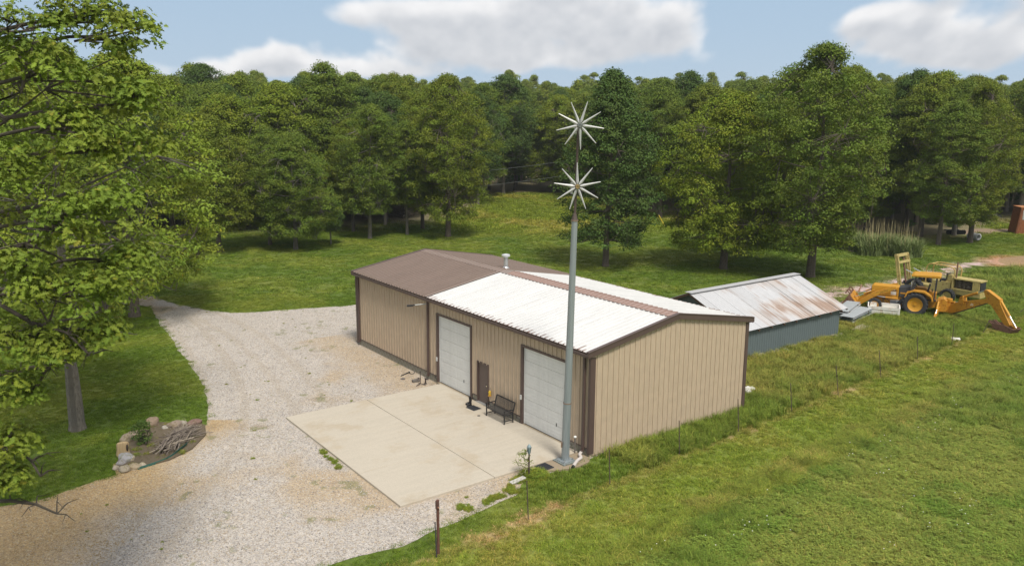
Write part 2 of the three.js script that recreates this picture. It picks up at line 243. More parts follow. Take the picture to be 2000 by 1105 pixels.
  const im = new THREE.InstancedMesh(sg, mat([1, 1, 1], { roughness: 0.95 }), spots.length), m = new THREE.Matrix4(), q = new THREE.Quaternion(), e = new THREE.Euler(), c = new THREE.Color();
  spots.forEach(([x, z], i) => { const k = 0.012 + 0.016 * r() * r(); e.set(r() * 6, r() * 6, r() * 6); m.compose(V(x, 0.012 + k * 0.25, z), q.setFromEuler(e), V(k * (1 + 0.5 * r()), k, k)); im.setMatrixAt(i, m); const side = (x - tanA.x) * tanN.x + (z - tanA.z) * tanN.z, t = r(), tn = side > -0.5 && z > -36; const v = (0.7 + 0.5 * r()) * 0.84; c.setRGB(...(tn ? (t < 0.6 ? [0.50 * v, 0.36 * v, 0.18 * v] : [0.56 * v, 0.48 * v, 0.36 * v]) : (t < 0.6 ? [0.60 * v, 0.57 * v, 0.54 * v] : t < 0.8 ? [0.45 * v, 0.38 * v, 0.29 * v] : [0.28 * v, 0.27 * v, 0.27 * v]))); im.setColorAt(i, c); });
  im.name = 'loose_gravel'; im.castShadow = im.receiveShadow = true; meta(im, 'loose pale and tan stones scattered over the drive', 'gravel', null, 'stuff'); scene.add(im);
}

// concrete apron before the doors: cast bays with joints between them
{
  const t = tex(1024, 1024, (i, j) => { const a = tnoise(i / 4, j / 4, 256, 51), b = tnoise(i / 64, j / 64, 16, 52), c = tnoise(i / 128, j / 16, 64, 53), d = tnoise(i / 256, j / 256, 4, 54), e = tnoise(i / 16, j / 16, 64, 55), stain = sstep(0.55, 0.8, d * 0.5 + b * 0.35 + e * 0.15); const k = 0.92 + 0.10 * a + 0.06 * (c - 0.5); return mix3([0.485 * k, 0.432 * k, 0.352 * k], [0.425 * k, 0.350 * k, 0.252 * k], stain * 0.6); }, true, 0.11, 0.11);
  const b = tex(512, 512, (i, j) => tnoise(i / 2, j / 8, 256, 56) * 0.5 + tnoise(i / 16, j / 16, 32, 57) * 0.5, false, 0.4, 0.4);
  const cm = new THREE.MeshStandardMaterial({ map: t, bumpMap: b, bumpScale: 0.004, roughness: 0.9 });
  const apron = new THREE.Group(); apron.name = 'concrete_apron'; apron.position.copy(toWorld(0, 0)); apron.rotation.y = YAW; meta(apron, 'tan concrete apron cast in bays before the doors', 'apron', null, 'structure'); scene.add(apron);
  const xs = [-8.45, -4.32, -0.06], zs = [-11.55, -7.72, -3.98, -0.62], r = rng(8);
  for (let i = 0; i < 2; i++) for (let j = 0; j < 3; j++) {
    const x0 = xs[i] + (i ? 0.011 : 0), x1 = xs[i + 1] - (i ? 0 : 0.011), z0 = zs[j] + (j ? 0.007 : 0), z1 = zs[j + 1] - (j < 2 ? 0.007 : 0), bev = 0.012;
    const sh = new THREE.Shape([new THREE.Vector2(x0, -z1), new THREE.Vector2(x1, -z1), new THREE.Vector2(x1, -z0), new THREE.Vector2(x0, -z0)]);
    const g = new THREE.ExtrudeGeometry(sh, { depth: 0.1 - bev, bevelEnabled: true, bevelSize: bev, bevelOffset: -bev, bevelThickness: bev, bevelSegments: 1 }).rotateX(-Math.PI / 2).translate(0, r() * 0.004, 0);
    part('bay', g, cm, apron);
  }
  const sh = new THREE.Shape([[-2.75, 0.59], [-0.1, 0.59], [0.0, -0.1], [-0.35, -0.42], [-1.2, -0.5], [-2.0, -0.22], [-2.6, 0.2]].map((p) => new THREE.Vector2(...p)));
  part('pad', new THREE.ExtrudeGeometry(sh, { depth: 0.075, bevelEnabled: false }).rotateX(-Math.PI / 2), mat([0.31, 0.245, 0.17], { map: grime, bumpMap: b, bumpScale: 0.006 }), apron, 'stained brown pad of concrete under the pole');
  part('joint_filler', [box(8.3, 0.05, 0.02, -4.25, 0.045, -7.72), box(8.3, 0.05, 0.02, -4.25, 0.045, -3.98), box(0.024, 0.05, 10.9, -4.32, 0.046, -6.1)], mat([0.10, 0.085, 0.055]), apron);
}

// ---------------------------------------------------------------- metal building
const mTan = new THREE.MeshPhysicalMaterial({ color: new THREE.Color().setRGB(0.535, 0.425, 0.312), roughness: 0.5, map: grime, clearcoat: 0.15, clearcoatRoughness: 0.5 });
const mBrown = mat([0.105, 0.070, 0.062], { roughness: 0.45, map: grime });
const mBrownRoof = mat([0.275, 0.212, 0.182], { roughness: 0.4, map: grime });
const mCap = mat([0.36, 0.25, 0.215], { roughness: 0.55, map: grime });
const mDoorW = mat([0.79, 0.80, 0.79], { roughness: 0.45, map: grime });
const mBlock = mat([0.29, 0.27, 0.23], { roughness: 0.95, map: rustless() });
function rustless() { return tex(256, 256, (i, j) => { const a = tnoise(i / 2, j / 2, 128, 61), b = tnoise(i / 32, j / 32, 8, 62), s = sstep(0.5, 0.8, tnoise(i / 16, j / 32, 16, 63) * 0.6 + b * 0.4), v = 0.8 + 0.2 * a + 0.12 * b; return mix3([v, v, v], [0.62 * v, 0.62 * v, 0.42 * v], s * 0.7); }, true, 1.3, 1.3); }
const mVert = new THREE.MeshStandardMaterial({ color: 0xffffff, vertexColors: true, roughness: 0.42, map: grime });
const mBlack = mat([0.022, 0.022, 0.024], { roughness: 0.5 }), mGalv = mat([0.42, 0.44, 0.45], { roughness: 0.45, metalness: 0.6, map: grime }), mRubber = mat([0.03, 0.031, 0.034], { roughness: 0.85 });

// a sheet with trapezoid ribs; runs along s from a to b, t from lo(s) to hi(s); put(s, t, out) places a point
const PITCH_R = 0.3048;
function ribProfile(a, b, pitch = PITCH_R, depth = 0.034, minor = true) {
  let shape = [[0.02, 0], [0.026, depth], [0.066, depth], [0.072, 0], [0.165, 0], [0.172, 0.007], [0.192, 0.007], [0.199, 0], [0.232, 0], [0.239, 0.007], [0.259, 0.007], [0.266, 0]]; if (!minor) shape = shape.slice(0, 4);
  const pts = [[a, 0]]; for (let k = Math.floor(a / pitch); k * pitch < b; k++) for (const [s, d] of shape) { const q = k * pitch + s * pitch / 0.3048; if (q > a + 0.004 && q < b - 0.004) pts.push([q, d]); }
  pts.push([b, 0]); return pts;
}
function sheet(a, b, lo, hi, put, opt = {}) {
  const prof = opt.profile || ribProfile(a, b, opt.pitch, opt.depth, opt.minor), ts = opt.ts || [0, 1], pos = [], uv = [], col = [], idx = [];
  const L0 = typeof lo === 'function' ? lo : () => lo, H0 = typeof hi === 'function' ? hi : () => hi;
  for (const t of ts) for (const [s, d] of prof) { const tt = lerp(L0(s), H0(s), t), p = put(s, tt, d); pos.push(...p); uv.push(s, tt); if (opt.color) col.push(...opt.color(s, tt, d)); }
  const n = prof.length; for (let j = 0; j + 1 < ts.length; j++) for (let i = 0; i + 1 < n; i++) { const q = j * n + i; idx.push(q, q + 1, q + n, q + 1, q + n + 1, q + n); }
  let g = new THREE.BufferGeometry(); g.setAttribute('position', new THREE.Float32BufferAttribute(pos, 3)); g.setAttribute('uv', new THREE.Float32BufferAttribute(uv, 2)); if (opt.color) g.setAttribute('color', new THREE.Float32BufferAttribute(col, 3));
  g.setIndex(idx); g = g.toNonIndexed(); g.computeVertexNormals(); return g;
}
const DOORS = [[11.889, 8.706], [4.574, 1.391]], DOORH = 3.72, MAN = [8.19, 7.24], MANH = 2.13, BASE = 0.40;
const bld = thing('metal_workshop', 'long tan metal workshop with brown and white roof', 'building', toWorld(0, 0), YAW);
{
  const B = bld, W = 0.9144, cut = SEC, roofY = (x) => EAVE + RISE * (1 - Math.abs(x - DEP / 2) / (DEP / 2));
  // solid body behind the sheets, cut back behind the doors
  const core = [], pent = [[0.14, 0], [DEP - 0.03, 0], [DEP - 0.03, EAVE - 0.03], [DEP / 2, EAVE + RISE - 0.03], [0.14, EAVE - 0.03]];
  core.push(slab(pent, L - 0.06, -L / 2)); part('inner_wall', core, mat([0.2, 0.17, 0.13]), B);
  // front wall (faces -x): sheets between and over the openings
  const front = (s, t, d) => [-d, t, -s], spans = [];
  const stops = [0, DOORS[1][1], DOORS[1][0], MAN[1], MAN[0], DOORS[0][1], DOORS[0][0], L];
  for (let i = 0; i + 1 < stops.length; i++) { const a = stops[i], b = stops[i + 1], top = a === DOORS[0][1] || a === DOORS[1][1] ? DOORH : a === MAN[1] ? MANH : BASE; for (let q = a; q < b - 1e-6;) { const e = Math.min(b, (Math.floor(q / W + 1e-6) + 1) * W); spans.push([q, e, top]); q = e; } }
  for (const [a, b, lo] of spans) part('wall_panel', sheet(a, b, lo, EAVE - 0.02, front), mTan, B);
  // gable ends
  for (let q = 0; q < DEP - 1e-6; q += W) { const b = Math.min(DEP, q + W); const mid = DEP / 2; const pr = ribProfile(q, b); if (q < mid && b > mid) { pr.push([mid, 0]); pr.sort((u, v) => u[0] - v[0]); }
    part('wall_panel', sheet(q, b, 0.05, (s) => roofY(s) - 0.02, (s, t, d) => [s, t, d], { profile: pr }), mTan, B);
    part('wall_panel', sheet(q, b, BASE, (s) => roofY(s) - 0.02, (s, t, d) => [s, t, -L - d], { profile: pr }), mTan, B); }
  for (let q = 0; q < L - 1e-6; q += W) part('wall_panel', sheet(q, Math.min(L, q + W), 0.16, EAVE - 0.02, (s, t, d) => [DEP + d, t, -s]), mTan, B);
  // block footing under the sheets, two courses where it shows
  const bg = box(0.16, 0.192, 0.388), r = rng(12);
  const solid = (u) => !(u > DOORS[0][1] - 0.12 && u < DOORS[0][0] + 0.12) && !(u > DOORS[1][1] - 0.12 && u < DOORS[1][0] + 0.12) && !(u > MAN[1] - 0.05 && u < MAN[0] + 0.05);
  for (let course = 0; course < 2; course++) for (let u = 0.2 + course * 0.2; u < L; u += 0.4) if (solid(u - 0.16) && solid(u + 0.16)) { const m = part('block', bg, mBlock, B); m.position.set(0.055 + r() * 0.006, 0.1 + course * 0.2, -u); }
  part('footing', [...[[0.05, DOORS[1][1] - 0.08], [DOORS[1][0] + 0.08, MAN[1] - 0.03], [MAN[0] + 0.03, DOORS[0][1] - 0.08], [DOORS[0][0] + 0.08, L - 0.05]].map(([p, q]) => box(0.1, 0.392, q - p, 0.077, 0.196, -(p + q) / 2)), box(DEP - 0.2, 0.3, 0.12, DEP / 2, 0.01, -0.08), box(DEP - 0.2, 0.4, 0.12, DEP / 2, 0.2, -L + 0.03)], mat([0.30, 0.285, 0.25], { map: grime }), B);
  for (const [a, b] of [[0, DOORS[1][1]], [DOORS[1][0], MAN[1]], [MAN[0], DOORS[0][1]], [DOORS[0][0], L]]) part('base_trim', box(0.05, 0.03, b - a - 0.1, -0.02, BASE - 0.005, -(a + b) / 2), mBrown, B);
  // roof: brown sheets on one section, white-coated ones on the other
  const sl = Math.hypot(DEP / 2 + 0.16, RISE * (DEP / 2 + 0.16) / (DEP / 2)), over_ = 0.16, dy = RISE / (DEP / 2), nx = dy / Math.hypot(1, dy), ny = 1 / Math.hypot(1, dy);
  const slopeF = (s, t, d) => [-over_ + t * (DEP / 2 + over_) - nx * (d + 0.02), EAVE - over_ * dy + t * (DEP / 2 + over_) * dy + ny * (d + 0.02), -s];
  const slopeB = (s, t, d) => [DEP + over_ - t * (DEP / 2 + over_) + nx * (d + 0.02), EAVE - over_ * dy + t * (DEP / 2 + over_) * dy + ny * (d + 0.02), -s];
  const white = [0.70, 0.70, 0.695], rust = [0.25, 0.165, 0.14];
  const coat = (seed) => { const tip = new Map(); return (s, t, d) => { const k = Math.floor(s / PITCH_R); if (!tip.has(k)) tip.set(k, 0.012 + 0.055 * hash3(k, seed, 5) ** 2); const w = t < tip.get(k) * (d > 0.01 ? 1.2 : 0.22) ? 1 : 0; return mix3(white, rust, w); }; };
  const wts = [0, 0.012, 0.0125, 0.024, 0.0245, 0.045, 0.0455, 0.07, 0.0705, 0.1, 0.101, 1];
  for (let q = -0.1; q < L + 0.1 - 1e-6;) {
    let e = Math.min(L + 0.1, (Math.floor((q + 1e-6) / W) + 1) * W); if (q < cut && e > cut) e = cut;
    if (q < cut - 1e-6) { part('roof_panel', sheet(q, e, 0, 1, slopeF, { minor: false, depth: 0.045, ts: wts, color: coat(1) }), mVert, B); part('roof_panel', sheet(q, e, 0, 1, slopeB, { minor: false, depth: 0.045, ts: wts, color: coat(2) }), mVert, B); }
    else { part('roof_panel', sheet(q, e, 0, 1, slopeF, { minor: false, depth: 0.09 }), mBrownRoof, B); part('roof_panel', sheet(q, e, 0, 1, slopeB, { minor: false, depth: 0.09 }), mBrownRoof, B); }
    q = e;
  }
  // screw heads along the purlins of the white roof
  const sc = []; for (let row = 0; row < 6; row++) for (let k = 1; k < 41; k++) { const s = k * PITCH_R + 0.055; if (s > cut - 0.1 || hash3(k, row, 2) < 0.35) continue; const t = 0.06 + row * 0.165, p = slopeF(s, t, 0.036), q2 = slopeB(s, t, 0.036); sc.push(cyl(0.026, 0.02, 0.012, ...p, 0, 0, 0, 6)); sc.push(cyl(0.026, 0.02, 0.012, ...q2, 0, 0, 0, 6)); }
  part('roof_screws', sc, mat([0.20, 0.19, 0.22], { roughness: 0.6 }), B).userData.kind = 'stuff';
  // ridge cap in lengths, with ribs crossing it where the roof is white
  for (let q = -0.12; q < L + 0.1; q += 3.05) { const e = Math.min(L + 0.12, q + 3.05), w = 0.42, isW = (q + e) / 2 < cut, top = EAVE + RISE + 0.075; const pts = [[DEP / 2 - w, top - w * dy], [DEP / 2, top], [DEP / 2 + w, top - w * dy], [DEP / 2 + w, top - w * dy - 0.02], [DEP / 2, top - 0.02], [DEP / 2 - w, top - w * dy - 0.02]];
    const g = [slab(pts, e - q - 0.01, -(q + e) / 2)]; if (isW) for (let k = Math.ceil(q / PITCH_R); k * PITCH_R < e; k++) for (const sd of [-1, 1]) g.push(box(0.44, 0.045, 0.05, DEP / 2 + sd * 0.21, top - 0.21 * dy + 0.016, -(k * PITCH_R + 0.055), 0, 0, -sd * Math.atan(dy)));
    part('ridge_cap', g, isW ? mCap : mBrownRoof, B); }
  // flashing between the sections
  part('roof_flashing', [beam(slopeF(cut + 0.05, -0.005, 0.05), slopeF(cut + 0.05, 0.94, 0.05), 0.16, 0.02), beam(slopeB(cut + 0.05, -0.005, 0.05), slopeB(cut + 0.05, 0.94, 0.05), 0.16, 0.02)], mBrownRoof, B);
  // rake trim on both gables, gutters on both eaves
  for (const z of [0.075, -L - 0.075]) for (const sd of [0, 1]) { const f = sd ? slopeB : slopeF, a = f(0, -0.02, -0.05), b = f(0, 1, -0.05); part('rake_trim', [beam([a[0], a[1], z], [b[0], b[1], z], 0.13, 0.22), beam([a[0], a[1] + 0.13, z], [b[0], b[1] + 0.13, z], 0.17, 0.03)], mBrown, B); }
  const gut = [[0, 0], [-0.10, 0.01], [-0.125, 0.05], [-0.125, 0.135], [-0.11, 0.15], [-0.11, 0.13], [-0.1, 0.06], [-0.08, 0.03], [0, 0.03]];
  for (const sd of [0, 1]) { const g = slab(gut.map((p) => [sd ? DEP + over_ + 0.02 - p[0] - 0.03 : -over_ + 0.01 + p[0], EAVE - 0.19 + p[1]]), L + 0.28, -L / 2); part('gutter', [g, sd ? box(0.15, 0.02, L + 0.2, DEP + 0.08, EAVE - 0.17, -L / 2) : box(0.15, 0.02, L + 0.2, -0.08, EAVE - 0.17, -L / 2)], mBrown, B); }
  // corner posts of folded trim
  const corner = (x, z, lo = 0.1) => box(0.2, EAVE - lo - 0.17, 0.2, x, (EAVE - 0.17 + lo) / 2, z);
  part('corner_trim', [box(0.025, EAVE - 0.4, 0.12, -0.052, EAVE / 2 - 0.02, 0.0), box(0.26, EAVE - 0.4, 0.025, 0.08, EAVE / 2 - 0.02, 0.053)], mBrown, B);
  part('corner_trim', corner(DEP - 0.06, -0.055), mBrown, B); part('corner_trim', corner(0.052, -L + 0.05), mBrown, B); part('corner_trim', corner(DEP - 0.05, -L + 0.05), mBrown, B);
  for (const u of [0.30, SEC + 0.0, L - 0.42]) part('downspout', [box(0.085, EAVE - 0.35, 0.11, -0.085, EAVE / 2 + 0.06, -u), box(0.06, 0.05, 0.13, -0.07, EAVE * 0.45, -u), box(0.12, 0.07, 0.1, -0.12, 0.26, -u, 0, 0, -0.5)], mBrown, B);
  // overhead doors, six hinged sections each
  for (const [a, b] of DOORS) {
    const d = new THREE.Group(); d.name = 'overhead_door'; B.add(d);
    const w = a - b - 0.1, hs = (DOORH - 0.12) / 6;
    for (let k = 0; k < 6; k++) { const g = [box(0.05, hs - 0.012, w, 0.095, 0.11 + hs * (k + 0.5), -(a + b) / 2)]; for (let i = 0; i < 3; i++) g.push(box(0.008, 0.012, w, 0.0675, 0.11 + hs * k + hs * (0.25 + 0.25 * i), -(a + b) / 2)); part('door_section', g, mDoorW, d); }
    part('bottom_seal', box(0.06, 0.03, w, 0.09, 0.108, -(a + b) / 2), mRubber, d);
    part('door_frame', [box(0.19, DOORH, 0.14, 0.04, DOORH / 2 + 0.08, -a + 0.0), box(0.19, DOORH, 0.14, 0.04, DOORH / 2 + 0.08, -b - 0.0), box(0.186, 0.1, a - b + 0.14, 0.04, DOORH + 0.05, -(a + b) / 2)], mBrown, d);
    part('weather_strip', [box(0.02, DOORH - 0.1, 0.05, 0.055, DOORH / 2 + 0.06, -a + 0.095), box(0.02, DOORH - 0.1, 0.05, 0.055, DOORH / 2 + 0.06, -b - 0.095), box(0.02, 0.05, a - b - 0.2, 0.054, DOORH - 0.03, -(a + b) / 2)], mDoorW, d);
    part('threshold', box(0.3, 0.02, a - b, 0.04, 0.085, -(a + b) / 2), mat([0.33, 0.27, 0.19], { map: grime }), d);
    part('key_box', box(0.05, 0.2, 0.09, -0.08, 1.35, -a), mat([0.6, 0.6, 0.58]), d);
    part('lift_handle', box(0.02, 0.14, 0.03, 0.06, 0.75, -b - 0.8), mBlack, d);
  }
  { const d = new THREE.Group(); d.name = 'entry_door'; B.add(d); const [a, b] = MAN;
    part('door_leaf', box(0.045, MANH - 0.14, a - b - 0.12, 0.06, MANH / 2 + 0.045, -(a + b) / 2), mat([0.135, 0.098, 0.085], { roughness: 0.5, map: grime }), d);
    part('door_frame', [box(0.14, MANH - 0.05, 0.07, 0.035, MANH / 2 + 0.075, -a + 0.02), box(0.14, MANH - 0.05, 0.07, 0.035, MANH / 2 + 0.075, -b - 0.02), box(0.136, 0.07, a - b + 0.03, 0.035, MANH + 0.03, -(a + b) / 2)], mBrown, d);
    part('sill', box(0.22, 0.05, a - b, 0.0, 0.115, -(a + b) / 2), mat([0.5, 0.5, 0.48], { metalness: 0.5, roughness: 0.4 }), d);
    part('handle', [cyl(0.03, 0.03, 0.03, 0.03, 1.08, -b - 0.14, 0, 0, Math.PI / 2), new THREE.SphereGeometry(0.036, 10, 8).translate(-0.015, 1.08, -b - 0.14)], mat([0.7, 0.62, 0.45], { metalness: 1, roughness: 0.25 }), d); }
  // roof vent on the far slope
  const vp = slopeB(13.55, 0.86, 0); { const v = new THREE.Group(); v.name = 'roof_vent'; v.position.set(vp[0] - 0.1, vp[1], vp[2] ); B.add(v); part('vent_pipe', [cyl(0.24, 0.14, 0.14, 0, 0.09, 0, 0, 0, 0, 18), cyl(0.125, 0.125, 0.62, 0, 0.42, 0, 0, 0, 0, 18)], mat([0.62, 0.63, 0.64], { metalness: 0.7, roughness: 0.35 }), v); part('vent_cap', [cyl(0.24, 0.24, 0.1, 0, 0.80, 0, 0, 0, 0, 18), cyl(0.24, 0.06, 0.05, 0, 0.875, 0, 0, 0, 0, 18)], mat([0.72, 0.73, 0.74], { metalness: 0.5, roughness: 0.35 }), v); }
  // yard light on an arm beside the downspout
  { const v = new THREE.Group(); v.name = 'yard_light'; B.add(v); part('arm', rod([-0.04, 4.12, -SEC - 0.14], [-0.62, 4.06, -SEC - 0.5], 0.025), mat([0.5, 0.52, 0.5]), v); part('lamp_head', [box(0.34, 0.07, 0.16, -0.78, 4.03, -SEC - 0.6, 0, -0.56, 0.06), box(0.1, 0.05, 0.1, -0.6, 4.06, -SEC - 0.49, 0, -0.56, 0)], mBlack, v); }
}

// ---------------------------------------------------------------- low shed with a rusting roof
{
  const S = thing('rusty_shed', 'low blue-grey shed with a rust-streaked pale metal roof', 'shed', toWorld(15.86, -5.27), YAW);
  const x0 = 0.3, x1 = 10.33, ey = 1.79, ry = 3.43, zr = -3.70, zf = 0.25, zb = -7.65, eyb = 1.79;   // local: long wall faces +z
  const mWall = mat([0.125, 0.158, 0.165], { roughness: 0.6, map: tex(512, 256, (i, j) => { const a = tnoise(i / 4, j / 64, 128, 71), b = tnoise(i / 64, j / 64, 8, 72), c = tnoise(i / 2, j / 2, 256, 73), w = sstep(0.62, 0.85, tnoise(i / 16, j / 32, 32, 74) * 0.5 + tnoise(i / 4, j / 32, 128, 75) * 0.5); const v = 0.84 + 0.14 * a + 0.12 * b + 0.06 * c; return mix3([v, v, v], [1.9 * v, 1.6 * v, 1.45 * v].map((q) => Math.min(1, q)), w * 0.5); }, true, 0.25, 0.5) });
  const roofTex = tex(1024, 512, (i, j) => { // u along the ridge, v from eave to ridge
    const x = i / 1024 * 11, y = j / 512 * 4.3, k = Math.floor(x / 0.66), zoneW = sstep(0.14, 0.40, i / 1024 + 0.12 * (hash3(k, 1, 1) - 0.5)) ;
    const streak = 0.55 * fbm(x * 7, y * 0.35 + hash3(k, 2, 2) * 9, 3, 81) + 0.45 * fbm(x * 2.2, y * 0.9, 3, 82), big = fbm(x * 0.55, y * 0.8 + 3, 2, 83), fine = fbm(x * 30, y * 7, 2, 84);
    const t = sstep(0.485, 0.63, streak * 0.62 + big * 0.34 + 0.06 * (fine - 0.5) + 0.02) * zoneW; const g = 0.50 + 0.08 * fine + 0.06 * (hash3(k, 3, 3) - 0.5);
    const warm = mix3([g, g * 1.0, g * 1.02], [g * 0.98, g * 0.88, g * 0.82], zoneW * sstep(0.3, 0.7, big)); return mix3(warm, mix3([0.37, 0.235, 0.155], [0.25, 0.15, 0.10], fine), t * 0.75);
  });
  const mRoof = new THREE.MeshStandardMaterial({ map: roofTex, roughness: 0.55, metalness: 0.15 });
  part('frame', [slab([[zb + 0.25, 0], [zf - 0.28, 0], [zf - 0.28, ey - 0.12], [zr, ry - 0.1], [zb + 0.25, eyb - 0.12]].map(([z, y]) => [z, y]), x1 - x0 - 0.06, 0).rotateY(-Math.PI / 2).translate((x0 + x1) / 2, 0, 0)], mat([0.10, 0.13, 0.14]), S);
  const cor = (a, b) => ribProfile(a, b, 0.22, 0.018);
  for (let q = x0; q < x1 - 1e-6; q += 0.66) { const b = Math.min(x1, q + 0.66); part('wall_panel', sheet(q, b, 0.1, ey - 0.04, (s, t, d) => [s, t, d], { profile: cor(q, b) }), mWall, S); part('wall_panel', sheet(q, b, 0.1, ey - 0.04, (s, t, d) => [s, t, zb + 0.22 - d], { profile: cor(q, b) }), mWall, S); }
  const rl = (z) => z > zr ? lerp(ry, ey, (z - zr) / (zf - zr)) : lerp(ry, eyb, (zr - z) / (zr - zb));
  for (let q = zb + 0.24; q < -1e-6; q += 0.66) { const b = Math.min(0, q + 0.66), pr = cor(q, b); if (q < zr && b > zr) { pr.push([zr, 0]); pr.sort((u, v) => u[0] - v[0]); } for (const x of [x0, x1]) part('wall_panel', sheet(q, b, 0.1, (s) => rl(s) - 0.06, (s, t, d) => [x + (x === x0 ? -d : d), t, s], { profile: pr }), mWall, S); }
  const uvMeters = (g, f) => { const p = g.attributes.position, uv = g.attributes.uv; for (let i = 0; i < p.count; i++) uv.setXY(i, p.getX(i) / 11, f(p.getZ(i))); return g; };
  for (let q = 0, n = 0; q < 10.8; q += 0.66, n++) { const b = Math.min(10.85, q + 0.66), lift = (n % 2) * 0.006 + 0.012 * hash3(n, 4, 4);
    part('roof_panel', uvMeters(sheet(q, b, 0, 1, (s, t, d) => [s, lerp(ey, ry, t) + d + lift, lerp(zf + lift * 2, zr, t)], { profile: cor(q, b) }), (z) => (zf - z) / (zf - zr)), mRoof, S);
    part('roof_panel', uvMeters(sheet(q, b, 0, 1, (s, t, d) => [s, lerp(eyb, ry, t) + d + lift, lerp(zb, zr, t)], { profile: cor(q, b) }), (z) => (z - zb) / (zr - zb)), mRoof, S); }
  part('ridge_cap', [beam([-0.03, ry + 0.03, zr + 0.13], [10.88, ry + 0.03, zr + 0.13], 0.28, 0.02), beam([-0.03, ry + 0.03, zr - 0.13], [10.88, ry + 0.03, zr - 0.13], 0.28, 0.02)], mat([0.48, 0.48, 0.49], { roughness: 0.5, map: grime }), S);
  const mWood = mat([0.16, 0.10, 0.07], { map: woodmap });
  for (let x = 0.6; x < 10.5; x += 1.2) part('rafter_tail', box(0.06, 0.11, 0.5, x, ey - 0.03, 0.02, 0.39, 0, 0), mWood, S);
  for (const x of [0.05, 10.8]) part('barge_board', [beam([x, ey - 0.07, zf - 0.02], [x, ry - 0.07, zr], 0.04, 0.12), beam([x, eyb - 0.07, zb + 0.02], [x, ry - 0.07, zr], 0.04, 0.12)], mWood, S);
  const r = rng(44), rock = rockGeo(3); for (let i = 0; i < 16; i++) { const m = part('footing_stone', rock, mat([0.20 + 0.05 * r(), 0.18 + 0.03 * r(), 0.15]), S); m.position.set(1.5 + i * 0.57 + r() * 0.3, 0.05, 0.12 + 0.14 * r()); m.scale.set(0.22 + 0.18 * r(), 0.10 + 0.06 * r(), 0.14 + 0.1 * r()); m.rotation.y = r() * 3; }
}
function rockGeo(seed) { const g = new THREE.IcosahedronGeometry(1, 2), p = g.attributes.position; for (let i = 0; i < p.count; i++) { const x = p.getX(i), y = p.getY(i), z = p.getZ(i), k = 0.72 + 0.5 * noise3(x * 1.4 + seed * 9, y * 1.4, z * 1.4) + 0.12 * noise3(x * 4 + seed, y * 4, z * 4); p.setXYZ(i, x * k, y * k, z * k); } g.computeVertexNormals(); return g; }

